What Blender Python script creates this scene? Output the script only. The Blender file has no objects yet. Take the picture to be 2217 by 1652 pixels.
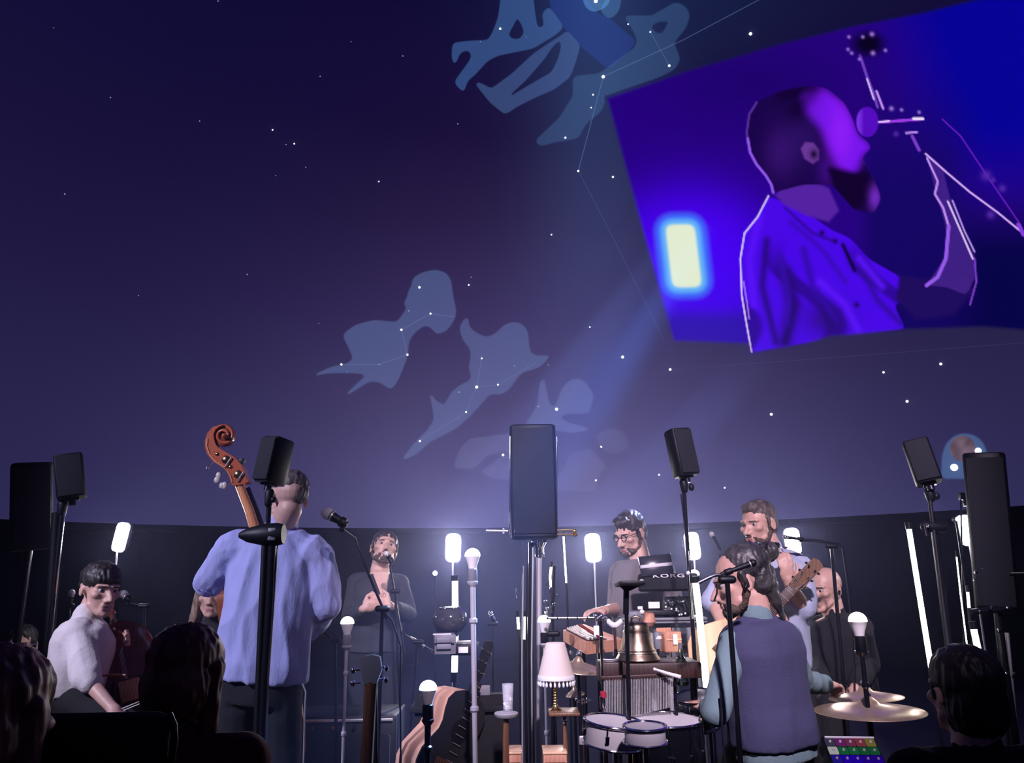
import bpy, bmesh, math, random
import numpy as np
from mathutils import Vector, Matrix, noise as mnoise
from mathutils.geometry import tessellate_polygon
random.seed(7); np.random.seed(7)
SC = bpy.context.scene
COL = SC.collection
V = Vector
PI = math.pi

# ------------------------------------------------------------------ camera
W, H, F = 2217.0, 1652.0, 1700.0
PITCH, ROLL = math.radians(14.0), math.radians(0.9)
EYE = V((0, 0, 1.25))
cam_d = bpy.data.cameras.new('camera'); cam = bpy.data.objects.new('camera', cam_d); COL.objects.link(cam)
cam_d.sensor_width = 36; cam_d.lens = 36*F/W; cam_d.clip_end = 100
CAMR = Matrix.Rotation(PI/2+PITCH, 3, 'X') @ Matrix.Rotation(-ROLL, 3, 'Z')
cam.location = EYE; cam.rotation_euler = CAMR.to_euler()
SC.camera = cam

def ray(px, py): return CAMR @ V(((px-W/2)/F, (H/2-py)/F, -1.0))
def P(px, py, y):
    """a point of the room: where the thing seen at this photo pixel stands, y metres in front of the camera"""
    d = ray(px, py); return EYE + d*(y/d.y)
def S(px, y): return px*y/F       # metres for a length in photo pixels at that distance

# ------------------------------------------------------------------ world, exposure, lights
SC.view_settings.view_transform = 'Standard'; SC.view_settings.look = 'None'
SC.view_settings.gamma = 1; SC.view_settings.exposure = 0; SC.view_settings.use_curve_mapping = False
wd = bpy.data.worlds.new('night'); SC.world = wd; wd.use_nodes = True
wd.node_tree.nodes['Background'].inputs[0].default_value = (0.001, 0.001, 0.004, 1)
SC.cycles.max_bounces = 4; SC.cycles.diffuse_bounces = 2; SC.cycles.glossy_bounces = 2
SC.cycles.transmission_bounces = 4; SC.cycles.volume_bounces = 0; SC.cycles.transparent_max_bounces = 12
SC.cycles.sample_clamp_indirect = 3; SC.cycles.sample_clamp_direct = 0
SC.cycles.caustics_reflective = False; SC.cycles.caustics_refractive = False
SC.cycles.use_denoising = True
SC.cycles.volume_step_rate = 2.5; SC.cycles.volume_max_steps = 64

def spot(name, loc, target, power, color, size_deg, blend=0.3, radius=0.08):
    l = bpy.data.lights.new(name, 'SPOT'); l.energy = power; l.color = color
    l.spot_size = math.radians(size_deg); l.spot_blend = blend; l.shadow_soft_size = radius
    o = bpy.data.objects.new(name, l); COL.objects.link(o); o.location = loc
    o.rotation_euler = (V(target)-V(loc)).to_track_quat('-Z', 'Y').to_euler()
    return o
# stage wash from high behind the audience, mostly from the left
spot('stage_wash_lamp', (-5.2, -0.6, 4.4), (-0.85, 3.8, 1.25), 1900, (0.72, 0.70, 1.0), 22, 0.6, 0.12)
spot('stage_wash_lamp', (0.6, -2.3, 4.8), (0.70, 4.1, 1.5), 2700, (1.0, 0.80, 1.0), 28, 0.5, 0.12)
spot('stage_wash_lamp', (-4.6, -1.0, 4.2), (-2.05, 3.6, 0.95), 360, (1.0, 0.86, 0.94), 12, 0.6, 0.12)
# narrow bluish beams falling through the haze from high on the right
spot('beam_lamp', P(1640, 260, 4.9), P(872, 1290, 3.2), 9500, (0.40, 0.54, 1.0), 4.2, 0.3, 0.03)
spot('beam_lamp', P(2030, 330, 6.6), P(1190, 1270, 4.6), 10500, (0.42, 0.52, 1.0), 5.0, 0.4, 0.03)
spot('beam_lamp', P(1600, 380, 4.4), P(830, 1570, 2.9), 7500, (0.20, 0.42, 1.0), 8, 0.6, 0.05)

# ------------------------------------------------------------------ helpers
BASE = {}
def link(o): COL.objects.link(o); return o
def tag(o, label=None, cat=None, group=None, kind=None):
    if label: o['label'] = label
    if cat: o['category'] = cat
    if group: o['group'] = group
    if kind: o['kind'] = kind
    return o
def empty(name, base, label, cat, group=None):
    o = bpy.data.objects.new(name, None); o.empty_display_size = .1; link(o)
    o.location = base; BASE[o] = V(base)
    return tag(o, label, cat, group)

def frame(axis, hint=V((0, 0, 1))):
    z = V(axis).normalized()
    if abs(z.dot(hint)) > 0.98: hint = V((0, 1, 0)) if abs(z.y) < .9 else V((1, 0, 0))
    x = hint.cross(z).normalized(); y = z.cross(x)
    return Matrix((x, y, z)).transposed()

def mkmesh(name, verts, faces, m, parent=None, smooth=True, base=None, angle=40, kind=None):
    """ONE mesh object; vertices arrive in room coordinates and are stored about the thing's base"""
    b = BASE[parent] if parent is not None else (V(base) if base is not None else V((0, 0, 0)))
    me = bpy.data.meshes.new(name)
    me.from_pydata([(v[0]-b[0], v[1]-b[1], v[2]-b[2]) for v in verts], [], faces)
    if smooth:
        me.shade_smooth()
        if angle: me.set_sharp_from_angle(angle=math.radians(angle))
    if m: me.materials.append(m)
    o = bpy.data.objects.new(name, me); link(o)
    if parent is not None: o.parent = parent
    else: o.location = b
    BASE[o] = b
    if kind: o['kind'] = kind
    return o

class MB:
    def __init__(s): s.v = []; s.f = []
    def add(s, vs, fs):
        n = len(s.v); s.v += [V(v) for v in vs]; s.f += [[i+n for i in f] for f in fs]; return s
    def box(s, c, size, rot=None, bev=0.0):
        hx, hy, hz = [a/2 for a in size]; c = V(c); R = rot or Matrix.Identity(3)
        if bev <= 0:
            vs = [c+R@V((x*hx, y*hy, z*hz)) for z in (-1, 1) for y in (-1, 1) for x in (-1, 1)]
            return s.add(vs, [[0, 2, 3, 1], [4, 5, 7, 6], [0, 1, 5, 4], [2, 6, 7, 3], [0, 4, 6, 2], [1, 3, 7, 5]])
        bev = min(bev, hx*.9, hy*.9, hz*.9)
        bm = bmesh.new(); bmesh.ops.create_cube(bm, size=1)
        for v in bm.verts: v.co = V((v.co.x*size[0], v.co.y*size[1], v.co.z*size[2]))
        bmesh.ops.bevel(bm, geom=bm.edges[:], offset=bev, segments=2, profile=.5, affect='EDGES')
        bm.verts.index_update()
        s.add([c+R@v.co for v in bm.verts], [[v.index for v in f.verts] for f in bm.faces]); bm.free(); return s
    def tube(s, pts, r, n=10, caps=True, hint=None, flat=1.0):
        pts = [V(p) for p in pts]; k = len(pts)
        rs = r if isinstance(r, (list, tuple)) else [r]*k
        vs = []; X = None
        for i, p in enumerate(pts):
            t = (pts[min(i+1, k-1)]-pts[max(i-1, 0)]).normalized()
            if X is None: X = frame(t, hint or V((0, 0, 1))).col[0].copy()
            X = (X-t*X.dot(t)).normalized(); Y = t.cross(X)
            for j in range(n):
                a = 2*PI*j/n; vs.append(p+(X*math.cos(a)+Y*math.sin(a)*flat)*rs[i])
        fs = [[i*n+j, i*n+(j+1) % n, (i+1)*n+(j+1) % n, (i+1)*n+j] for i in range(k-1) for j in range(n)]
        if caps: fs += [list(range(n))[::-1], [(k-1)*n+j for j in range(n)]]
        return s.add(vs, fs)
    def cyl(s, a, b, r, r2=None, n=14): return s.tube([a, b], [r, r if r2 is None else r2], n)
    def lathe(s, prof, o=(0, 0, 0), axis=(0, 0, 1), n=20, hint=None):
        """profile [(radius, height)]"""
        R = frame(axis, hint or V((0, 1, 0))); o = V(o); vs = []; k = len(prof)
        for (r, h) in prof:
            for j in range(n):
                a = 2*PI*j/n; vs.append(o+R@V((r*math.cos(a), r*math.sin(a), h)))
        fs = [[i*n+j, i*n+(j+1) % n, (i+1)*n+(j+1) % n, (i+1)*n+j] for i in range(k-1) for j in range(n)]
        fs += [list(range(n))[::-1], [(k-1)*n+j for j in range(n)]]
        return s.add(vs, fs)
    def ball(s, c, r, n=14, rot=None):
        rr = r if isinstance(r, (list, tuple)) else (r, r, r); c = V(c); R = rot or Matrix.Identity(3)
        m = max(5, n//2); vs = [c+R@V((0, 0, -rr[2]))]
        for i in range(1, m):
            t = -PI/2+PI*i/m
            for j in range(n):
                a = 2*PI*j/n; vs.append(c+R@V((rr[0]*math.cos(t)*math.cos(a), rr[1]*math.cos(t)*math.sin(a), rr[2]*math.sin(t))))
        vs.append(c+R@V((0, 0, rr[2]))); L = len(vs)-1
        fs = [[0, 1+(j+1) % n, 1+j] for j in range(n)]
        fs += [[1+i*n+j, 1+i*n+(j+1) % n, 1+(i+1)*n+(j+1) % n, 1+(i+1)*n+j] for i in range(m-2) for j in range(n)]
        fs += [[1+(m-2)*n+j, 1+(m-2)*n+(j+1) % n, L] for j in range(n)]
        return s.add(vs, fs)
    def cap(s, a, b, ra, rb=None, n=12):
        """tapered capsule"""
        a = V(a); b = V(b); rb = ra if rb is None else rb
        if (b-a).length < 1e-5: return s.ball(a, ra, n)
        R = frame(b-a); L = (b-a).length; vs = []; rings = []
        for t in (-80, -55, -28, 0): rings.append((ra*math.cos(math.radians(t)), ra*math.sin(math.radians(t))))
        for t in (0, 28, 55, 80): rings.append((rb*math.cos(math.radians(t)), L+rb*math.sin(math.radians(t))))
        for r, h in rings:
            for j in range(n):
                an = 2*PI*j/n; vs.append(a+R@V((r*math.cos(an), r*math.sin(an), h)))
        k = len(rings)
        fs = [[i*n+j, i*n+(j+1) % n, (i+1)*n+(j+1) % n, (i+1)*n+j] for i in range(k-1) for j in range(n)]
        fs += [list(range(n))[::-1], [(k-1)*n+j for j in range(n)]]
        return s.add(vs, fs)
    def loft(s, rings):
        n = len(rings[0]); k = len(rings); vs = [v for r in rings for v in r]
        fs = [[i*n+j, i*n+(j+1) % n, (i+1)*n+(j+1) % n, (i+1)*n+j] for i in range(k-1) for j in range(n)]
        fs += [list(range(n))[::-1], [(k-1)*n+j for j in range(n)]]
        return s.add(vs, fs)
    def prism(s, pts, off):
        """planar outline extruded by the vector off"""
        n = len(pts); pts = [V(p) for p in pts]; off = V(off)
        tris = tessellate_polygon([pts]); vs = pts+[p+off for p in pts]
        nrm = V((0, 0, 0))
        for i in range(n): nrm += pts[i].cross(pts[(i+1) % n])
        fl = nrm.dot(off) > 0
        fs = []
        for t in tris:
            a, b, c = t
            if ((pts[b]-pts[a]).cross(pts[c]-pts[a])).dot(nrm) < 0: a, b, c = a, c, b
            if fl: fs += [[c, b, a], [a+n, b+n, c+n]]
            else: fs += [[a, b, c], [c+n, b+n, a+n]]
        for i in range(n):
            j = (i+1) % n; fs.append([i, j, j+n, i+n] if fl else [j, i, i+n, j+n])
        return s.add(vs, fs)
    def build(s, name, m, parent=None, **k): return mkmesh(name, s.v, s.f, m, parent, **k)

def remesh(mb, voxel, smooth=3, post=None):
    """fuse overlapping solids into one continuous skin; returns (verts Nx3, faces)"""
    me = bpy.data.meshes.new('tmp'); me.from_pydata([tuple(v) for v in mb.v], [], mb.f)
    o = bpy.data.objects.new('tmp', me); COL.objects.link(o)
    md = o.modifiers.new('r', 'REMESH'); md.mode = 'VOXEL'; md.voxel_size = voxel; md.adaptivity = 0
    if smooth:
        ms = o.modifiers.new('s', 'SMOOTH'); ms.iterations = smooth; ms.factor = .5
    dg = bpy.context.evaluated_depsgraph_get()
    ev = bpy.data.meshes.new_from_object(o.evaluated_get(dg))
    n = len(ev.vertices); co = np.empty(n*3); ev.vertices.foreach_get('co', co); co = co.reshape(-1, 3)
    no = np.empty(n*3); ev.vertices.foreach_get('normal', no); no = no.reshape(-1, 3)
    if post is not None: co = post(co, no)
    fs = [list(p.vertices) for p in ev.polygons]
    bpy.data.objects.remove(o); bpy.data.meshes.remove(me); bpy.data.meshes.remove(ev)
    return co, fs

def nz(co, sc, seed=0.0):
    out = np.empty(len(co)); sx, sy, sz = sc
    for i, c in enumerate(co): out[i] = mnoise.noise(V((c[0]*sx+seed, c[1]*sy+seed, c[2]*sz)))
    return out
def folds(amp=.006, sc=(9, 9, 4), seed=1.0):
    def f(co, no):
        a = nz(co, sc, seed); b = nz(co, (sc[0]*2.6, sc[1]*2.6, sc[2]*2.2), seed+5)
        d = amp*(-(np.abs(a)*2.2)+.5) + amp*.45*b
        return co+no*d[:, None]
    return f

# ------------------------------------------------------------------ materials
def mat(name, col, rough=.6, metal=0.0, bump=0.0, bscale=60, var=0.0, vscale=8, stretch=None, sheen=0, coat=0, spec=.5, col2=None, wood=False):
    m = bpy.data.materials.new(name); m.use_nodes = True; nt = m.node_tree; N = nt.nodes; L = nt.links
    b = N['Principled BSDF']; b.inputs['Base Color'].default_value = (*col, 1)
    b.inputs['Roughness'].default_value = rough; b.inputs['Metallic'].default_value = metal
    b.inputs['Specular IOR Level'].default_value = spec
    if sheen: b.inputs['Sheen Weight'].default_value = sheen
    if coat: b.inputs['Coat Weight'].default_value = coat
    tc = N.new('ShaderNodeTexCoord'); mp = N.new('ShaderNodeMapping'); L.new(tc.outputs['Object'], mp.inputs[0])
    if stretch: mp.inputs['Scale'].default_value = stretch
    if var or col2:
        n = N.new('ShaderNodeTexWave' if wood else 'ShaderNodeTexNoise'); L.new(mp.outputs[0], n.inputs['Vector'])
        n.inputs['Scale'].default_value = vscale
        if wood: n.inputs['Distortion'].default_value = 4; n.inputs['Detail'].default_value = 3
        else: n.inputs['Detail'].default_value = 4
        if wood: n.inputs['Scale'].default_value = vscale*2.5
        r = N.new('ShaderNodeValToRGB'); L.new(n.outputs['Fac'], r.inputs[0])
        c2 = col2 or tuple(c*(1-var) for c in col)
        r.color_ramp.elements[0].position = .3; r.color_ramp.elements[1].position = .7
        r.color_ramp.elements[0].color = (*c2, 1); r.color_ramp.elements[1].color = (*col, 1)
        L.new(r.outputs[0], b.inputs['Base Color'])
    if bump:
        n2 = N.new('ShaderNodeTexNoise'); n2.inputs['Scale'].default_value = bscale; n2.inputs['Detail'].default_value = 5
        L.new(mp.outputs[0], n2.inputs['Vector'])
        bp = N.new('ShaderNodeBump'); bp.inputs['Strength'].default_value = bump; bp.inputs['Distance'].default_value = .004
        L.new(n2.outputs['Fac'], bp.inputs['Height']); L.new(bp.outputs[0], b.inputs['Normal'])
    return m
def glow(name, col, strength):
    m = bpy.data.materials.new(name); m.use_nodes = True; nt = m.node_tree; nt.nodes.clear()
    e = nt.nodes.new('ShaderNodeEmission'); e.inputs[0].default_value = (*col, 1); e.inputs[1].default_value = strength
    o = nt.nodes.new('ShaderNodeOutputMaterial'); nt.links.new(e.outputs[0], o.inputs[0]); return m
def picture_mat(name, additive=False, strength=1.0):
    """projected light: per-vertex picture colour; additive where it is laid over the dome's own picture"""
    m = bpy.data.materials.new(name); m.use_nodes = True; nt = m.node_tree; nt.nodes.clear(); N = nt.nodes; L = nt.links
    a = N.new('ShaderNodeAttribute'); a.attribute_name = 'picture'
    e = N.new('ShaderNodeEmission'); e.inputs[1].default_value = strength; L.new(a.outputs['Color'], e.inputs[0])
    o = N.new('ShaderNodeOutputMaterial')
    if additive:
        t = N.new('ShaderNodeBsdfTransparent'); s = N.new('ShaderNodeAddShader')
        L.new(e.outputs[0], s.inputs[0]); L.new(t.outputs[0], s.inputs[1]); L.new(s.outputs[0], o.inputs[0])
    else:
        d = N.new('ShaderNodeBsdfDiffuse'); d.inputs[0].default_value = (.05, .05, .06, 1)
        s = N.new('ShaderNodeAddShader'); L.new(e.outputs[0], s.inputs[0]); L.new(d.outputs[0], s.inputs[1]); L.new(s.outputs[0], o.inputs[0])
    m.cycles.emission_sampling = 'NONE'
    return m
def lin(r, g, b):
    f = lambda c: (c/255/12.92) if c/255 <= .04045 else ((c/255+.055)/1.055)**2.4
    return (f(r), f(g), f(b))

M = dict(
 black=mat('black plastic', (.005, .006, .012), .5, var=.3, spec=.3),
 blackm=mat('black coated metal', (.012, .013, .022), .28, .5, coat=.15),
 cloth_black=mat('black cloth', (.0045, .0045, .008), .9, bump=.3, bscale=150),
 grille=mat('speaker cloth', (.007, .009, .018), .85, bump=.5, bscale=400),
 steel=mat('brushed steel', (.58, .58, .63), .35, .55, var=.15, stretch=(1, 1, .05), vscale=60),
 chrome=mat('chrome', (.8, .8, .84), .12, 1.0),
 greypole=mat('grey painted pole', (.42, .40, .46), .5, .2, var=.15),
 brass=mat('brass', (.75, .52, .22), .25, 1.0, var=.2),
 bronze=mat('cast bronze', (.42, .33, .25), .33, 1.0, var=.35, vscale=14, bump=.15),
 peach=mat('peach varnished side', (.72, .42, .30), .4),
 chime=mat('chime metal', (.52, .52, .53), .35, .3, var=.3, vscale=90),
 cymbal=mat('cymbal bronze', (.82, .62, .44), .36, .8, var=.2, vscale=30),
 skin=mat('skin', (.60, .36, .30), .48, var=.14, vscale=30, bump=.1, bscale=180),
 lip=mat('lips', (.42, .16, .16), .4),
 eye=mat('eye white', (.36, .33, .34), .25), iris=mat('iris', (.03, .025, .02), .15),
 hair_dark=mat('dark hair', (.028, .022, .024), .5, bump=.9, bscale=70, stretch=(1, 1, .15), var=.5),
 hair_grey=mat('greying brown hair', (.13, .10, .095), .55, bump=.9, bscale=90, stretch=(1, 1, .2), col2=(.035, .028, .028), vscale=40),
 hair_pony=mat('black hair tied back', (.075, .072, .08), .42, bump=1, bscale=60, stretch=(1, .2, 1), col2=(.014, .013, .018), vscale=26),
 hair_long=mat('long light brown hair', (.34, .22, .15), .45, bump=.9, bscale=60, stretch=(1, 1, .12), col2=(.09, .05, .035), vscale=26),
 hair_red=mat('reddish brown hair', (.34, .12, .08), .5, bump=.9, bscale=60, stretch=(1, 1, .12), col2=(.04, .014, .01), vscale=20),
 stubble=mat('beard', (.10, .065, .05), .7, bump=.8, bscale=160, col2=(.04, .028, .024), vscale=70),
 linen=mat('light blue linen', (.40, .42, .78), .88, bump=.55, bscale=90, var=.14, vscale=6, stretch=(1, 1, .35)),
 paleblue=mat('pale blue cotton', (.40, .44, .62), .85, bump=.4, bscale=80, var=.12),
 whiteshirt=mat('white cotton', (.62, .57, .60), .85, bump=.4, bscale=80, var=.1),
 darkshirt=mat('dark navy shirt', (.028, .032, .052), .85, bump=.3, var=.3),
 greytee=mat('grey jersey', (.17, .155, .18), .9, bump=.3, bscale=120, var=.1),
 vest=mat('navy woollen vest', (.052, .054, .13), .9, bump=.4, bscale=140, var=.15),
 teal=mat('grey teal jersey', (.17, .26, .30), .9, bump=.3, bscale=120, var=.12),
 jeans=mat('dark denim', (.007, .009, .017), .9, bump=.4, bscale=160, var=.3),
 redcloth=mat('dark red cloth', (.10, .014, .018), .9, bump=.3, var=.3),
 varnish=mat('orange varnished maple', (.46, .10, .032), .25, coat=.6, col2=(.36, .07, .024), vscale=16, wood=True, stretch=(1, 1, 2)),
 neckwood=mat('pale varnished neck', (.72, .31, .14), .3, coat=.4, col2=(.60, .23, .10), vscale=10, wood=True),
 redvarnish=mat('red brown varnish', (.16, .018, .014), .25, coat=.5, col2=(.11, .012, .010), vscale=7, wood=True),
 darkwood=mat('dark stained wood', (.045, .020, .018), .5, col2=(.032, .014, .012), vscale=8, wood=True),
 brownwood=mat('brown wood', (.17, .08, .042), .4, col2=(.13, .06, .032), vscale=8, wood=True),
 orangewood=mat('orange wood', (.58, .28, .19), .45, col2=(.52, .24, .16), vscale=8, wood=True),
 spruce=mat('pale spruce', (.80, .52, .34), .35, coat=.3, col2=(.75, .47, .29), vscale=20, wood=True),
 rose=mat('rosewood', (.09, .035, .022), .4, col2=(.05, .02, .014), vscale=12, wood=True),
 ebony=mat('ebony', (.010, .008, .010), .3),
 pearl=mat('pearly plastic', (.62, .56, .52), .3, var=.2),
 drumskin=mat('drum skin', (.72, .70, .74), .5, var=.12, vscale=5),
 shade=mat('cream lampshade cloth', (.72, .62, .58), .8, bump=.2, var=.08),
 card=mat('white card', (.8, .8, .85), .7, var=.05),
 plastic_white=mat('white plastic', (.75, .73, .76), .4, var=.04),
 greyplastic=mat('grey plastic', (.20, .20, .24), .5, var=.2),
 panel=glow('lit lamp panel', (1.0, .92, 1.0), 150),
 bulb=glow('lit bulb', (1.0, .97, .88), 9),
 tube=glow('lit tube', (1.0, 1.0, .86), 5),
 led=glow('small white lamp', (.85, .9, 1.0), 8),
)
def glassmat(name, col=(1, 1, 1), rough=0.02, ior=1.45):
    m = mat(name, col, rough); b = m.node_tree.nodes['Principled BSDF']
    b.inputs['Transmission Weight'].default_value = 1; b.inputs['IOR'].default_value = ior; return m
M['wiremesh'] = mat('silver wire mesh', (.55, .55, .60), .55, .3, bump=.8, bscale=500)
M['glass'] = mat('clear glass', (.9, .92, 1), .05); M['glass'].node_tree.nodes['Principled BSDF'].inputs['Alpha'].default_value = .22
M['ice'] = mat('ice water', (.78, .80, .90), .15, var=.7, vscale=60)
M['mouth'] = mat('open mouth', (.05, .012, .015), .5)
M['bottle'] = glassmat('green tinted glass', (.55, .75, .62), .05)
# ------------------------------------------------------------------ the room: projection dome, wall, floor
DC = V((0.25, 4.6, 2.02)); DR = 8.1
def dome_hit(px, py, inset=0.0):
    d = ray(px, py).normalized(); oc = EYE-DC; R = DR-inset
    b = oc.dot(d); t = -b+math.sqrt(b*b-(oc.dot(oc)-R*R)); return EYE+d*t

def arr_hit(px, py, inset=0.0):
    """vectorised dome_hit"""
    R = np.array(CAMR); d = np.stack([(px-W/2)/F, (H/2-py)/F, -np.ones_like(px)], -1) @ R.T
    d /= np.linalg.norm(d, axis=-1, keepdims=True); oc = np.array(EYE-DC); b = d@oc
    t = -b+np.sqrt(b*b-(oc@oc-(DR-inset)**2)); return np.array(EYE)+d*t[..., None]

def sky_colour(pos):
    """the planetarium's sky picture: dark violet overhead, paler mauve towards the horizon, a faint blue band"""
    rel = (pos-np.array(DC))/DR; el = np.arcsin(np.clip(rel[:, 2], -1, 1)); az = np.arctan2(rel[:, 0], rel[:, 1])
    ks = np.radians([0, 6, 14, 24, 34, 44, 58, 90])
    rs = np.array([lin(84, 80, 130), lin(80, 74, 124), lin(72, 64, 110), lin(58, 46, 92), lin(42, 30, 70), lin(26, 14, 56), lin(12, 2, 48), lin(10, 2, 44)])
    c = np.stack([np.interp(el, ks, rs[:, i]) for i in range(3)], -1)
    side = np.exp(-((az-math.radians(2))/math.radians(30))**2)*.78+.22
    c = c*side[:, None]+np.array(lin(14, 12, 58))*(1-side)[:, None]*.8
    # blue band
    g = np.exp(-((az-math.radians(9)-0.10*(el-.5))/math.radians(9))**2)*np.clip((el-.08)*2.2, 0, 1)
    g2 = np.exp(-((az-math.radians(22))/math.radians(26))**2)*np.clip((el-.75)*3, 0, 1)
    c += g[:, None]*np.array([.012, .026, .062])+g2[:, None]*np.array([.006, .02, .05])
    return c

def colour_attr(me, cols):
    a = me.color_attributes.new('picture', 'FLOAT_COLOR', 'POINT')
    buf = np.ones((len(cols), 4)); buf[:, :3] = cols; a.data.foreach_set('color', buf.ravel().astype(np.float32))

M['sky'] = picture_mat('projected night sky'); M['overlay'] = picture_mat('projected light', True); M['video'] = picture_mat('projected video')
NU, NV = 256, 80
vs = []; fs = []
for j in range(NV+1):
    e = PI/2*j/NV*.995
    for i in range(NU):
        a = 2*PI*i/NU; vs.append(DC+DR*V((math.cos(e)*math.sin(a), math.cos(e)*math.cos(a), math.sin(e))))
fs = [[j*NU+i, j*NU+(i+1) % NU, (j+1)*NU+(i+1) % NU, (j+1)*NU+i] for j in range(NV) for i in range(NU)]
fs.append([NV*NU+i for i in range(NU)])
dome = mkmesh('ceiling', vs, fs, M['sky'], kind='structure', angle=None)
tag(dome, 'hemispherical projection dome showing a violet night sky')
colour_attr(dome.data, sky_colour(np.array([tuple(v) for v in vs])))

M['wall'] = mat('dark wall', (.004, .005, .012), .85, bump=.2, bscale=8, var=.25, vscale=2)
M['floor'] = mat('dark stage floor', (.018, .02, .032), .5, var=.4, vscale=3)
RW = DR+.06
def ringwall(name, z0, z1, r0, r1, m):
    n = 96; vs = []
    for r, z in ((r0, z0), (r0, z1), (r1, z1), (r1, z0)):
        vs += [(DC.x+r*math.sin(2*PI*i/n), DC.y+r*math.cos(2*PI*i/n), z) for i in range(n)]
    fs = [[k*n+i, k*n+(i+1) % n, ((k+1) % 4)*n+(i+1) % n, ((k+1) % 4)*n+i] for k in range(4) for i in range(n)]
    return mkmesh(name, vs, fs, m, kind='structure')
tag(ringwall('wall_back', 0, DC.z-.001, RW, RW+.1, M['wall']), 'dark round wall below the dome')
tag(ringwall('trim_1', DC.z-.09, DC.z-.002, RW-.11, RW-.02, M['wall']), 'dark ledge under the dome edge')
mb = MB(); mb.lathe([(RW+.1, -.1), (RW+.1, 0)], (DC.x, DC.y, 0), n=96)
tag(mb.build('floor', M['floor'], kind='structure'), 'dark stage floor')
# wall panels, parts of the wall
wall = bpy.data.objects['wall_back']
for k in range(40):
    a = 2*PI*k/40; rr = RW-.012
    if not -60 < math.degrees((a+PI) % (2*PI)-PI) < 60: continue
    mb = MB(); n = 5; w = 2*PI/40*.48
    for i in range(n+1):
        t = a-w+2*w*i/n
        for r in (rr, rr+.03):
            for z in (.12, DC.z-.12): mb.v.append(V((DC.x+r*math.sin(t), DC.y+r*math.cos(t), z)))
    for i in range(n):
        b = i*4; mb.f += [[b, b+4, b+5, b+1], [b+2, b+3, b+7, b+6], [b, b+2, b+6, b+4], [b+1, b+5, b+7, b+3]]
    mb.f += [[0, 1, 3, 2], [n*4, n*4+2, n*4+3, n*4+1]]
    mb.build('panel', M['wall'], wall)

# ------------------------------------------------------------------ haze in the room
HC = V((-.05, 4.6, 1.15))                      # the haze is thickest over the middle of the stage and thins out all round
bm_ = MB(); bm_.ball(HC, (2.9, 2.7, 2.3), 32)
hz = bm_.build('haze', None, smooth=False, kind='stuff'); tag(hz, 'thin stage haze hanging over the band', 'haze')
hm = bpy.data.materials.new('haze'); hm.use_nodes = True; nt = hm.node_tree; nt.nodes.clear(); N_ = nt.nodes
vsn = N_.new('ShaderNodeVolumeScatter'); vsn.inputs['Color'].default_value = (.50, .54, 1, 1)
vsn.inputs['Anisotropy'].default_value = .55
tc_ = N_.new('ShaderNodeTexCoord'); m1 = N_.new('ShaderNodeVectorMath'); m1.operation = 'SUBTRACT'; m1.inputs[1].default_value = HC
m2 = N_.new('ShaderNodeVectorMath'); m2.operation = 'DIVIDE'; m2.inputs[1].default_value = (2.9, 2.7, 2.3); m3 = N_.new('ShaderNodeVectorMath'); m3.operation = 'LENGTH'
mr = N_.new('ShaderNodeMapRange'); mr.interpolation_type = 'SMOOTHSTEP'; mr.inputs['From Min'].default_value = 1; mr.inputs['From Max'].default_value = .15; mr.inputs['To Min'].default_value = 0; mr.inputs['To Max'].default_value = .066
nt.links.new(tc_.outputs['Object'], m1.inputs[0]); nt.links.new(m1.outputs[0], m2.inputs[0]); nt.links.new(m2.outputs[0], m3.inputs[0]); nt.links.new(m3.outputs['Value'], mr.inputs['Value']); nt.links.new(mr.outputs[0], vsn.inputs['Density'])
nt.links.new(vsn.outputs[0], N_.new('ShaderNodeOutputMaterial').inputs['Volume'])
hz.data.materials.append(hm)

# ------------------------------------------------------------------ pictures projected on the dome
def zz(pts, ox, oy, k): return [(ox+x/k, oy+y/k) for x, y in pts]
def densify(pts, step=5):
    out = []
    for i in range(len(pts)):
        a = pts[i]; b = pts[(i+1) % len(pts)]; n = max(1, int(math.hypot(b[0]-a[0], b[1]-a[1])/step))
        out += [(a[0]+(b[0]-a[0])*j/n, a[1]+(b[1]-a[1])*j/n) for j in range(n)]
    return out
def soften(pts, it=2):
    for _ in range(it):
        n = len(pts); pts = [((pts[i-1][0]+2*pts[i][0]+pts[(i+1) % n][0])/4, (pts[i-1][1]+2*pts[i][1]+pts[(i+1) % n][1])/4) for i in range(n)]
    return pts
def projected(name, loops, col, inset, parent=None, feather=3.5, label=None, it=3):
    """a flat figure of light lying on the dome: fill plus a soft rim, all in one mesh"""
    loops = [soften(densify(l), it) for l in loops]
    def area(l): return sum(l[i-1][0]*l[i][1]-l[i][0]*l[i-1][1] for i in range(len(l)))
    loops = [l if (area(l) > 0) == (k == 0) else l[::-1] for k, l in enumerate(loops)]
    tris = tessellate_polygon([[V((x, y, 0)) for x, y in l] for l in loops])
    px = [p for l in loops for p in l]; n0 = len(px); fs = [list(t) for t in tris]; b = 0; outer = []
    for l in loops:
        n = len(l)
        for i in range(n):
            tx, ty = l[(i+1) % n][0]-l[i-1][0], l[(i+1) % n][1]-l[i-1][1]; q = math.hypot(tx, ty) or 1
            outer.append((l[i][0]+ty/q*feather, l[i][1]-tx/q*feather))
            fs.append([b+i, b+(i+1) % n, n0+b+(i+1) % n, n0+b+i])
        b += n
    allp = px+outer; A = np.array(allp); pos = arr_hit(A[:, 0], A[:, 1], inset)
    base = sum((V(p) for p in pos), V())/len(pos)
    o = mkmesh(name, [V(p) for p in pos], fs, M['overlay'], parent, base=base, angle=None)
    cols = np.zeros((len(allp), 3)); cols[:n0] = col; colour_attr(o.data, cols)
    return o
k = 2.917
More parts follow.
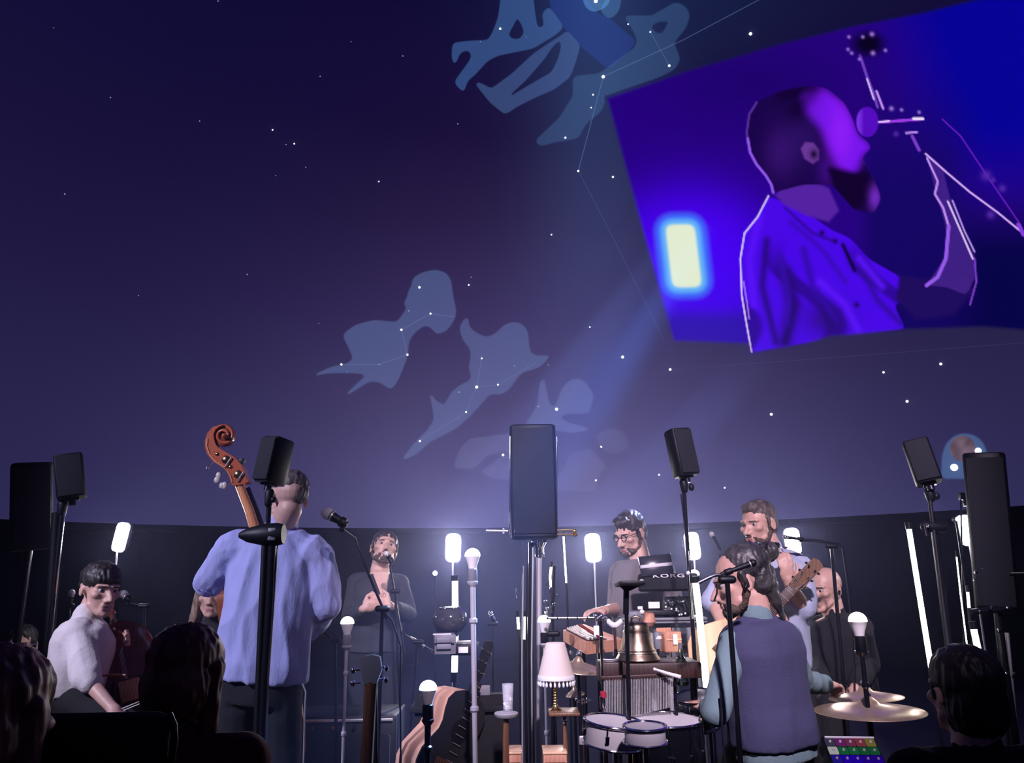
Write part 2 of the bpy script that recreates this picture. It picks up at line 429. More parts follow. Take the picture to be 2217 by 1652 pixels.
figA = zz([(740,185),(800,150),(880,132),(950,150),(980,200),(985,270),(1000,340),(1012,400),(990,460),(950,510),(890,535),(860,490),(825,470),(790,490),(740,530),(712,580),(700,680),(670,760),(640,830),(600,885),(560,850),(520,830),(460,830),(400,870),(320,920),(380,860),(450,800),(430,780),(330,775),(190,778),(120,795),(230,745),(330,725),(370,690),(340,620),(300,540),(380,480),(500,450),(640,465),(690,400),(710,370),(680,335),(715,310),(710,270),(740,230)], 640, 540, k)
figB = zz([(1090,425),(1085,480),(1120,520),(1200,560),(1260,540),(1320,480),(1380,460),(1440,480),(1465,530),(1470,620),(1485,665),(1540,680),(1605,670),(1540,740),(1440,770),(1400,800),(1350,880),(1290,915),(1230,905),(1180,960),(1100,1050),(1020,1120),(930,1170),(850,1210),(760,1290),(675,1330),(740,1240),(830,1150),(880,1080),(870,1000),(850,910),(880,960),(940,990),(990,900),(1050,855),(1110,830),(1115,790),(1095,750),(1110,700),(1110,630),(1060,570),(1038,500),(1060,450)], 640, 540, k)
figC = zz([(1545,850),(1560,810),(1575,860),(1590,950),(1610,995),(1640,1000),(1660,950),(1690,870),(1750,820),(1820,830),(1880,920),(1850,1030),(1700,1035),(1660,1060),(1720,1100),(1860,1135),(1740,1155),(1450,1105),(1500,1040),(1530,980)], 640, 540, k)
figD = zz([(1040,1260),(1100,1200),(1250,1180),(1420,1160),(1420,1290),(1290,1270),(1200,1300),(1130,1380),(1000,1380)], 640, 540, k)
figD2 = zz([(1170,1410),(1300,1310),(1420,1290),(1420,1440),(1290,1450)], 640, 540, k)
figE = zz([(1900,1180),(1980,1130),(2060,1150),(2110,1240),(2030,1290),(1950,1270)], 640, 540, k)
figF = zz([(1640,1460),(1700,1380),(1740,1290),(1860,1260),(1960,1370),(1900,1440),(1895,1525),(1640,1520)], 640, 540, k)
k = 3.359
G1 = zz([(625,-40),(850,-40),(860,60),(880,200),(905,215),(940,190),(920,100),(970,50),(1075,200),(1000,260),(850,350),(600,400),(520,440),(430,540),(370,590),(350,670),(280,600),(340,520),(410,420),(415,390),(380,355),(320,380),(285,470),(265,430),(270,315),(400,300),(530,295),(570,220),(605,120)], 900, 0, k)
G1h = zz([(740,120),(780,190),(795,240),(760,290),(700,290),(665,260)], 900, 0, k)
G2 = zz([(1100,225),(1195,330),(1160,450),(1120,560),(1000,650),(880,700),(740,770),(650,830),(540,740),(430,600),(460,600),(550,650),(700,540),(850,400),(950,330),(1060,262)], 900, 0, k)
G2h = zz([(1045,285),(1066,320),(1040,430),(990,530),(900,580),(780,650),(690,705),(680,690),(800,580),(930,430),(990,340)], 900, 0, k)
G3 = zz([(970,-60),(1210,-60),(1300,90),(1400,130),(1600,300),(1540,380),(1400,500),(1210,340),(1080,200),(980,50)], 900, 0, k)
G4 = zz([(1205,-40),(1410,-40),(1410,20),(1380,50),(1300,90),(1240,60)], 900, 0, k)
G5 = zz([(1410,-40),(1490,-40),(1490,30),(1470,90),(1410,140),(1340,75)], 900, 0, k)
G6 = zz([(1520,120),(1720,120),(1890,20),(1960,50),(1990,110),(1960,200),(1870,310),(1920,430),(1880,500),(1700,590),(1450,685),(1380,705),(1350,800),(1230,900),(1180,1000),(1000,1030),(910,1060),(870,1030),(1050,860),(1150,700),(1150,560),(1340,540),(1500,420),(1600,350),(1620,290),(1560,170)], 900, 0, k)
G6h = zz([(1700,190),(1760,150),(1850,150),(1810,230),(1780,260),(1720,230)], 900, 0, k)

f1 = tag(projected('projected_figure', [figA], (.034, .060, .125), .02), 'pale blue constellation figure with round head and bird-like wings, middle of dome', 'projection')
f2 = tag(projected('projected_figure', [figB], (.034, .056, .118), .02), 'pale blue star-shaped constellation figure with long trailing tail, above the central speaker', 'projection')
f3 = tag(projected('projected_figure', [figC], (.036, .050, .10), .02), 'faint horned constellation figure directly above the tall central speaker', 'projection')
f4 = tag(projected('projected_figure', [figD], (.030, .036, .065), .02), 'faint curved constellation figure at left edge of tall central speaker', 'projection')
projected('wing', [figD2], (.026, .032, .060), .02, f4)
f5 = tag(projected('projected_figure', [figF], (.024, .028, .055), .02), 'faint blocky constellation figure right of tall central speaker', 'projection')
projected('head', [figE], (.022, .026, .050), .02, f5)
f6 = tag(projected('projected_figure', [G1, G1h], (.022, .058, .150), .02, feather=2.5), 'blue open-work constellation figure with curved bands at top of dome', 'projection')
projected('lower_band', [G2, G2h], (.024, .050, .120), .02, f6, 2.5)
projected('round_body', [G3], (.003, .012, .085), .02, f6, 2.5)
projected('bright_tip', [G4], (.035, .10, .20), .03, f6, 2)
projected('side_tip', [G5], (.020, .06, .13), .03, f6, 2)
f7 = tag(projected('projected_figure', [G6, G6h], (.014, .036, .075), .02, feather=4), 'dim blue ragged constellation figure beside upper corner of the video', 'projection')

M['star'] = glow('projected star', (.85, .92, 1), 1.6); M['star'].cycles.emission_sampling = 'NONE'
M['stardim'] = glow('projected faint star', (.6, .65, .9), .55); M['stardim'].cycles.emission_sampling = 'NONE'
stars = [(590,281,1.9),(637,311,2),(619,313,1.2),(820,393,1.7),(693,165,1.5),(872,121,1.5),(432,262,1.4),(239,211,1.4),(140,420,1.6),(535,594,1.5),(662,362,1.2),(597,380,1),(1015,617,2),(991,268,1.4),(472,2,1.6),(1194,508,1.9),(1252,370,2.6),(1327,383,2.6),(1284,205,2.2),(1280,233,1.8),(1625,73,4.2),(1290,2,5),(1348,773,3.4),(1451,800,3),(1277,708,1.8),(1301,967,1.8),(1427,1028,2.2),(1569,1056,2),(1670,897,3.2),(1913,806,2.6),(2037,788,3.2),(1964,869,3.2),(2070,107,2),(1205,1003,1),(690,700,1),(300,640,1),(116,60,1),(760,90,1),(1040,90,1.1),(1187,790,1.3),(1020,600,1.2)]
figstars = {f1: [(908,622,2.8),(932,679,2.4),(885,673,1.5),(869,714,2.8),(882,768,2.6),(739,789,2.6),(821,789,1.5),(751,805,1)],
            f2: [(1043,776,2),(1032,838,3.4),(1009,892,2.2),(909,955,2.5),(1078,833,2.2),(994,849,1.6),(1114,792,1.3)],
            f3: [(1205,886,3.6),(1166,880,1.6)], f4: [(1089,985,2.8)], f5: [(1290,1040,2.2),(1302,968,1.8)],
            f6: [(1083,62,3),(1140,80,1)], f7: [(1306,166,4.2),(1449,142,3.2),(1224,298,2.6),(1408,69,2.2),(1360,52,2)]}
def star(px, py, r, parent):
    p = dome_hit(px, py, .04); R = S(r, (p-EYE).y); mb = MB()
    mb.lathe([(R*.6, 0), (R, .004), (R*.6, .010)], p, (DC-p), n=10)
    mb.build('star', M['star'] if r >= 1.7 else M['stardim'], parent, angle=None)
for s in stars: star(*s, dome)
for f, L_ in figstars.items():
    for s in L_: star(*s, f)
def starline(pts, w, col, parent):
    pts = densify(pts+pts[::-1], 30)[:0] or pts; P2 = []
    for i in range(len(pts)-1):
        a, b = pts[i], pts[i+1]; n = 14
        P2 += [(a[0]+(b[0]-a[0])*j/n, a[1]+(b[1]-a[1])*j/n) for j in range(n)]
    P2.append(pts[-1]); vs = []; fs = []
    for i, p in enumerate(P2):
        q = P2[min(i+1, len(P2)-1)]; o = P2[max(i-1, 0)]; tx, ty = q[0]-o[0], q[1]-o[1]; l = math.hypot(tx, ty)
        for sgn in (-1, 1): vs.append(dome_hit(p[0]-sgn*ty/l*w/2, p[1]+sgn*tx/l*w/2, .03))
    fs = [[2*i, 2*i+1, 2*i+3, 2*i+2] for i in range(len(P2)-1)]
    o = mkmesh('joining_line', vs, fs, M['overlay'], parent, angle=None); colour_attr(o.data, np.tile(col, (len(vs), 1)))
lc = (.035, .055, .11)
starline([(1252,370),(1306,166),(1480,86),(1650,-4)], 2, lc, f7)
starline([(1252,370),(1330,520),(1440,742)], 1.6, (.015, .025, .06), f7)
starline([(1449,142),(1408,69)], 1.4, lc, f7)
starline([(739,789),(821,789),(882,768),(869,714),(932,679),(985,686)], 1.6, (.03, .045, .08), f1)
starline([(1043,776),(1032,838),(1009,892),(909,955)], 1.6, (.03, .045, .08), f2)
starline([(1032,838),(1078,833),(1160,785)], 1.6, (.03, .045, .08), f2)
starline([(1451,800),(1700,782),(2217,742)], 1.4, (.01, .012, .03), dome)

# the moon picture, low on the right
arch = [(2040,1034),(2042,985),(2050,962),(2066,946),(2085,940),(2108,944),(2126,958),(2136,985),(2138,1034)]
mo = tag(projected('projected_moon', [arch], (.030, .075, .150), .02, feather=5), 'mottled brown moon in a pale blue arch of light, beside the right tall speaker', 'projection')
ring = [(2084+29*math.cos(a*PI/20), 971+29*math.sin(a*PI/20)) for a in range(40)]
pos = [dome_hit(2084, 971, .03)]+[dome_hit(2084+r*math.cos(a*PI/20), 971+r*math.sin(a*PI/20), .03) for r in (8, 16, 24, 28) for a in range(40)]
fs = [[0, 1+a, 1+(a+1) % 40] for a in range(40)]+[[1+r*40+a, 1+r*40+(a+1) % 40, 41+r*40+(a+1) % 40, 41+r*40+a] for r in range(3) for a in range(40)]
disc = mkmesh('disc', pos, fs, M['video'], mo, angle=None)
cols = [np.array(lin(104, 84, 100))*(1+.55*mnoise.noise(V(p)*7)+.25*mnoise.noise(V(p)*16)) for p in pos]; colour_attr(disc.data, np.array(cols))
star(2066, 1012, 8, mo); star(2118, 976, 7, mo)

# ------------------------------------------------------------------ the live video picture on the dome
def poly_sd(X, Y, pts):
    """signed distance to a closed outline (inside positive), vectorised"""
    d = np.full(X.shape, 1e9); ins = np.zeros(X.shape, bool); n = len(pts)
    for i in range(n):
        x0, y0 = pts[i-1]; x1, y1 = pts[i]; ex, ey = x1-x0, y1-y0; L2 = ex*ex+ey*ey+1e-9
        t = np.clip(((X-x0)*ex+(Y-y0)*ey)/L2, 0, 1); d = np.minimum(d, np.hypot(X-x0-t*ex, Y-y0-t*ey))
        c = ((y0 > Y) != (y1 > Y)) & (X < (x1-x0)*(Y-y0)/((y1-y0) if y1 != y0 else 1e-9)+x0); ins ^= c
    return np.where(ins, d, -d)
def line_d(X, Y, pts):
    d = np.full(X.shape, 1e9)
    for i in range(1, len(pts)):
        x0, y0 = pts[i-1]; x1, y1 = pts[i]; ex, ey = x1-x0, y1-y0; L2 = ex*ex+ey*ey+1e-9
        t = np.clip(((X-x0)*ex+(Y-y0)*ey)/L2, 0, 1); d = np.minimum(d, np.hypot(X-x0-t*ex, Y-y0-t*ey))
    return d
def ss(x, a, b): t = np.clip((x-a)/(b-a), 0, 1); return t*t*(3-2*t)
step = 2.4
gx = np.arange(1306, 2300, step); gy = np.arange(-70, 772, step); X, Y = np.meshgrid(gx, gy); sh = X.shape
edge = [(1316,213),(1480,158),(1680,100),(1850,58),(2000,30),(2160,-10),(2300,-45),(2300,720),(2130,706),(1960,712),(1800,726),(1738,744),(1627,763),(1622,742),(1460,736),(1400,520),(1350,340)]
inside = poly_sd(X, Y, edge)
C = np.zeros(sh+(3,))
def L3(*c): return np.array(lin(*c))
C[:] = L3(38, 0, 128)
def blend(col, m): global C; C = C*(1-m[..., None])+np.array(col)*m[..., None]
blend(L3(30, 0, 108), np.exp(-(((X-1650)/260)**2+((Y-180)/110)**2)))
blend(L3(2, 0, 150), ss(X-.3*(Y-100), 1850, 2080)*(1-ss(Y, 250, 520)))
blend(L3(4, 2, 70), ss(X+.4*Y, 2100, 2300)*ss(Y, 380, 560))
blend(L3(76, 0, 255), np.exp(-(((X-1490)/175)**2+((Y-570)/160)**2)**1.4))
blend(L3(66, 0, 236), .6*ss(Y, 380, 620)*(1-ss(X, 1560, 1700)))
blend(L3(40, 20, 150), ss(Y, 655, 700)*(1-ss(X, 1600, 1640))*.7)
blend(L3(18, 4, 96), ss(Y, 120, 420)*ss(X, 1840, 1900)*(1-ss(X, 2020, 2150))*.9)
# round-cornered lamp with its bloom
lamp = poly_sd(X, Y, soften(densify([(1443,489),(1501,488),(1517,619),(1458,620)], 5), 7))
blend(L3(62, 110, 252), 1-ss(-lamp, 14, 36))
blend(L3(110, 190, 245), (1-ss(-lamp, 4, 22))*.9)
blend(L3(226, 236, 208), ss(lamp, -7, 2))
# jacket / shirt
shirt = soften(densify([(1664,424),(1700,440),(1760,470),(1800,498),(1840,515),(1880,560),(1950,600),(1975,640),(1935,660),(1960,712),(1738,744),(1627,763),(1606,650),(1600,560),(1612,500),(1640,468)], 8), 2)
m = ss(poly_sd(X, Y, shirt), -2, 2); sc = C.copy(); wave = np.sin((X*.9-Y*.35)/26+np.sin(Y/40)*1.4)
shc = L3(74, 8, 236)*(1-.0*X[..., None]); blend(L3(72, 6, 230), m)
blend(L3(34, 4, 112), m*ss(wave, .45, .95)*ss(Y, 500, 600)*.75)
blend(L3(36, 6, 110), m*np.exp(-((line_d(X, Y, [(1700,590),(1720,660),(1700,740)]))/16)**2))
blend(L3(36, 6, 110), m*np.exp(-((line_d(X, Y, [(1660,520),(1650,620),(1680,740)]))/9)**2)*.8)
blend(L3(38, 8, 105), m*np.exp(-(((X-1790)/50)**2+((Y-690)/40)**2))*.8)
for pts_, w_, c_ in (([(1690,560),(1706,640),(1700,700)], 10, (54, 10, 170)), ([(1740,540),(1760,620),(1810,690)], 9, (50, 8, 160)), ([(1870,590),(1900,650),(1950,700)], 8, (48, 10, 150)), ([(1712,480),(1780,540),(1830,610)], 7, (58, 8, 180)), ([(1775,610),(1830,660),(1860,720)], 9, (92, 20, 250)), ([(1645,470),(1622,560),(1632,660)], 9, (90, 16, 250)), ([(1860,560),(1910,620)], 8, (90, 20, 250)), ([(1700,450),(1760,505),(1800,520)], 4, (44, 6, 140))):
    blend(L3(*c_), m*np.exp(-(line_d(X, Y, pts_)/w_)**2)*.8)
blend(L3(16, 0, 60), m*np.exp(-(line_d(X, Y, [(1825,530),(1850,585)])/5)**2))
for bx, by in ((1780,504),(1808,522),(1855,660)): blend(L3(26, 2, 70), m*np.exp(-(np.hypot(X-bx, Y-by)/6)**2))
# arm and instrument body at lower right
arm = poly_sd(X, Y, soften([(1930,560),(1990,600),(2040,640),(2110,560),(2115,640),(2095,690),(1955,712),(1935,660)], 1)); blend(L3(30, 10, 92), ss(arm, -6, 8))
gb = poly_sd(X, Y, soften(densify([(2022,400),(2036,450),(2050,500),(2044,560),(2006,618),(2050,622),(2092,640),(2112,600),(2114,560),(2080,500),(2060,440),(2040,360),(2005,330)], 10), 1)); blend(L3(78, 40, 150), ss(gb, -2, 3)*.6)
# neck, head, beard
neck = poly_sd(X, Y, soften([(1668,425),(1690,400),(1745,370),(1800,400),(1832,462),(1800,498),(1745,462),(1690,442)], 1)); blend(L3(84, 34, 160), ss(neck, -5, 5))
head = soften(densify([(1672,418),(1664,385),(1628,345),(1616,300),(1617,262),(1636,222),(1690,197),(1745,186),(1790,190),(1830,225),(1848,262),(1856,290),(1886,313),(1888,324),(1872,330),(1866,345),(1884,375),(1900,405),(1908,430),(1892,462),(1850,455),(1820,420),(1800,400),(1740,400)], 7), 2)
hs = poly_sd(X, Y, head); hm_ = ss(hs, -2, 2)
blend(L3(24, 2, 72), hm_)
face = poly_sd(X, Y, soften(densify([(1735,205),(1780,190),(1825,225),(1846,262),(1856,292),(1884,314),(1886,324),(1868,332),(1862,350),(1850,378),(1815,362),(1800,330),(1780,280),(1745,240)], 8), 2))
blend(L3(118, 20, 235), hm_*ss(face, -16, 14)); blend(L3(150, 30, 250), hm_*np.exp(-(((X-1820)/26)**2+((Y-290)/60)**2))*.7)
blend(L3(70, 14, 150), hm_*np.exp(-(((X-1790)/20)**2+((Y-370)/34)**2))*.5)
blend(L3(50, 20, 110), hm_*np.exp(-(((X-1740)/40)**2+((Y-300)/60)**2))*.45)
blend(L3(64, 22, 124), hm_*np.exp(-(((X-1690)/34)**2+((Y-330)/55)**2))*.55)
blend(L3(12, 0, 40), hm_*np.exp(-(line_d(X, Y, [(1700,205),(1760,196),(1722,240)])/22)**2)*.7)
beard = poly_sd(X, Y, soften(densify([(1790,360),(1850,375),(1880,372),(1900,405),(1890,430),(1850,455),(1815,430)], 8), 2)); blend(L3(16, 0, 44), hm_*ss(beard, -10, 8))
blend(L3(110, 40, 190), hm_*np.exp(-(np.hypot((X-1895)/13, (Y-428)/26))**2)); blend(L3(60, 20, 120), hm_*np.exp(-(line_d(X, Y, [(1868,350),(1886,360)])/4)**2))
ear = poly_sd(X, Y, soften([(1728,318),(1740,304),(1766,306),(1774,322),(1778,350),(1760,360),(1740,348)], 1)); blend(L3(104, 54, 150), ss(ear, -3, 3)); blend(L3(20, 4, 50), np.exp(-(np.hypot((X-1762)/9, (Y-334)/11))**2))
for pts, w, c in (([(1638,222),(1622,248),(1617,285),(1619,310)], 4, (84, 44, 150)), ([(1619,300),(1624,330),(1638,356),(1658,380),(1670,400),(1674,417)], 5, (140, 84, 232)), ([(1664,424),(1640,470),(1612,505),(1603,560),(1606,640),(1616,700),(1627,762)], 2.6, (225, 200, 255)),
                  ([(1610,610),(1618,660),(1622,690)], 2, (170, 120, 250)),
                  ([(2004,333),(2048,372),(2100,416),(2160,460),(2215,505)], 3, (215, 170, 255)), ([(2007,342),(2030,392)], 3, (200, 150, 250)),
                  ([(2030,395),(2024,420),(2042,450),(2054,490)], 4, (190, 140, 240)), ([(2054,490),(2048,560),(2030,600),(2006,618)], 7, (150, 90, 235)),
                  ([(2052,436),(2080,500),(2106,560)], 3, (225, 195, 255)), ([(2062,434),(2088,500),(2110,545)], 2.4, (190, 150, 250)), ([(2110,560),(2114,610),(2100,660)], 3, (120, 60, 200)),
                  ([(1885,266),(1995,258)], 5, (160, 60, 235)), ([(1885,266),(1925,262)], 2, (250, 230, 255)), ([(1978,257),(1998,257)], 5, (240, 220, 255)),
                  ([(1962,288),(1985,286)], 4, (180, 130, 240)), ([(1975,295),(1990,325)], 6, (120, 60, 200)),
                  ([(1862,120),(1875,160),(1890,200),(1900,232)], 5, (110, 60, 190)), ([(1877,170),(1892,215)], 2.6, (220, 190, 255)), ([(1898,198),(1912,235)], 4, (190, 140, 240)),
                  ([(2040,258),(2080,295),(2110,340),(2150,400),(2205,480)], 1.8, (110, 30, 200)), ([(2205,486),(2216,508)], 8, (130, 60, 220))):
    blend(L3(*c), ss(w*.5+1.4-line_d(X, Y, pts), 0, 2.2))
mc = np.hypot((X-1878)/24, (Y-264)/33); blend(L3(84, 10, 190), ss(1.05-mc, 0, .12)); blend(L3(130, 50, 235), ss(1.05-mc, 0, .12)*ss(1872-X, 0, 14)*.8)
blend(L3(6, 0, 30), np.exp(-(np.hypot((X-1880)/36, (Y-95)/28))**4))
for sx, sy, r in ((1838,80,3),(1868,80,3),(1888,74,4),(1836,107,3),(1844,115,3),(1890,115,4),(1917,109,3),(1861,128,3),(1930,235,4),(1952,238,3),(1990,243,3),(1940,290,5),(2150,390,5),(2135,380,10),(2170,408,7),(2145,465,8)):
    blend(L3(170, 120, 240) if r < 5 else L3(84, 40, 170), np.exp(-(np.hypot(X-sx, Y-sy)/r)**2)*.9)
fade = ss(inside, -7, 5)*(1-.0*X)
# the right part of the picture's foot melts into the dark
idx = -np.ones(sh, int); keep = inside > -9; ids = np.flatnonzero(keep.ravel()); idx.ravel()[ids] = np.arange(len(ids))
pos = arr_hit(X.ravel()[ids], Y.ravel()[ids], .05)
q = keep[:-1, :-1] & keep[1:, :-1] & keep[:-1, 1:] & keep[1:, 1:]; jj, ii = np.nonzero(q)
F4 = np.stack([idx[jj, ii], idx[jj, ii+1], idx[jj+1, ii+1], idx[jj+1, ii]], -1)
skyc = sky_colour(pos); fc = fade.ravel()[ids][:, None]; cols = C.reshape(-1, 3)[ids]*fc+skyc*(1-fc)
base = V(pos.mean(0)); me = bpy.data.meshes.new('projected_video'); me.from_pydata([tuple(p) for p in (pos-pos.mean(0))], [], F4.tolist()); me.shade_smooth(); me.materials.append(M['video'])
vid = bpy.data.objects.new('projected_video', me); link(vid); vid.location = base; colour_attr(me, cols)
tag(vid, 'tilted purple live video picture of a bearded man singing into a microphone, on the dome', 'projection')
# ------------------------------------------------------------------ people
def headframe(c, fwd, up=(0, 0, 1)):
    f = V(fwd).normalized(); u = V(up); u = (u-f*u.dot(f)).normalized(); r = f.cross(u)
    R = Matrix((r, f, u)).transposed()
    return lambda x, y, z: V(c)+R@V((x, y, z)), R
def head_prims(mb, c, fwd, up, s=1.0, ears=1.0):
    h, R = headframe(c, fwd, up); q = lambda x, y, z: h(x*s, y*s, z*s)
    B = lambda p, r: mb.ball(q(*p), tuple(a*s for a in r), 18, R)
    K = lambda a, b, ra, rb=None: mb.cap(q(*a), q(*b), ra*s, (ra if rb is None else rb)*s, 10)
    B((0, -.016, .032), (.076, .096, .084)); B((0, .028, -.022), (.060, .066, .088)); B((0, .034, -.078), (.046, .050, .036)); B((0, .078, -.098), (.022, .019, .017))
    K((0, .086, .006), (0, .112, -.032), .009, .0125); B((0, .117, -.036), (.012, .011, .010))
    for e in (-1, 1):
        B((e*.013, .101, -.040), (.009, .011, .008)); K((e*.046, .070, .022), (e*.012, .086, .021), .010, .011)
        B((e*.043, .060, -.016), (.024, .026, .020)); K((e*.052, .030, -.062), (e*.020, .072, -.096), .014, .014)
        if ears:
            for k in range(7):
                a = math.radians(-100+k*38); b = math.radians(-100+(k+1)*38)
                if k < 6: K((e*(.070+.013*ears), -.010-.015*ears*math.cos(a), -.008+.026*ears*math.sin(a)), (e*(.070+.013*ears), -.010-.015*ears*math.cos(b), -.008+.026*ears*math.sin(b)), .0050)
            B((e*.078, -.008, -.010), (.006, .014, .024))
    K((-.020, .091, -.063), (.020, .091, -.063), .0075); K((-.017, .089, -.074), (.017, .089, -.074), .0085)
    return h, R
def socket_post(h0, R, s=1.0):
    Ri = np.array(R.transposed()); c = np.array(h0)
    def f(co, no):
        l = (co-c)@Ri.T/s; d = np.zeros(len(co))
        for e in (-1, 1): d += .010*np.exp(-(((l[:, 0]-e*.031)/.016)**2+((l[:, 2]-.003)/.010)**2))*(l[:, 1] > .04)
        d += .005*np.exp(-(((l[:, 2]+.0685)/.0028)**2+(l[:, 0]/.02)**2))*(l[:, 1] > .06)
        return co-(np.array(R.col[1])*s)[None, :]*d[:, None]
    return f
def hand_prims(mb, w, d, nrm, thumb=1, curl=.5, s=1.0):
    """palm, four unequal bent fingers and a thumb from the side of the palm"""
    w = V(w); d = V(d).normalized(); n = V(nrm); n = (n-d*n.dot(d)).normalized(); sd = d.cross(n)*thumb
    R = Matrix((sd, d, n)).transposed()
    mb.ball(w+d*.045*s, (.038*s, .050*s, .017*s), 12, R); mb.cap(w, w+d*.02*s, .024*s, .026*s)
    for k, (o, L) in enumerate(((.030, .066), (.010, .078), (-.010, .072), (-.029, .056))):
        p = w+(d*.082+sd*o)*s; a = 0
        for seg, q in enumerate((.45, .32, .26)):
            a += curl*(.55+.35*seg)+.05*k; e = p+(d*math.cos(a)+n*math.sin(a))*L*q*s
            mb.cap(p, e, (.0092-.0008*seg)*s, (.0088-.0008*seg)*s, 8); p = e
    p = w+(d*.022+sd*.030)*s; e = p+(d*.6+sd*.65+n*.35).normalized()*.038*s; mb.cap(p, e, .0125*s, .0105*s, 8)
    mb.cap(e, e+(d*.85+sd*.15+n*(.3+curl*.5)).normalized()*.032*s, .0105*s, .009*s, 8)
def torso_prims(mb, pel, neck, right, fwd, prof, n=28):
    rings = []
    for t, hw, hd, fo in prof:
        c = pel+(neck-pel)*t+fwd*fo; ring = []
        for j in range(n):
            a = 2*PI*j/n; ca, sa = math.cos(a), math.sin(a); e = 2/2.5
            ring.append(c+right*hw*math.copysign(abs(ca)**e, ca)+fwd*hd*math.copysign(abs(sa)**e, sa))
        rings.append(ring)
    mb.loft(rings)
MALE = [(-.12, .150, .105, 0), (0, .165, .115, 0), (.25, .155, .105, .01), (.5, .165, .115, .01), (.72, .178, .12, .005), (.88, .170, .10, 0), (.96, .11, .08, 0), (1.0, .07, .065, 0)]

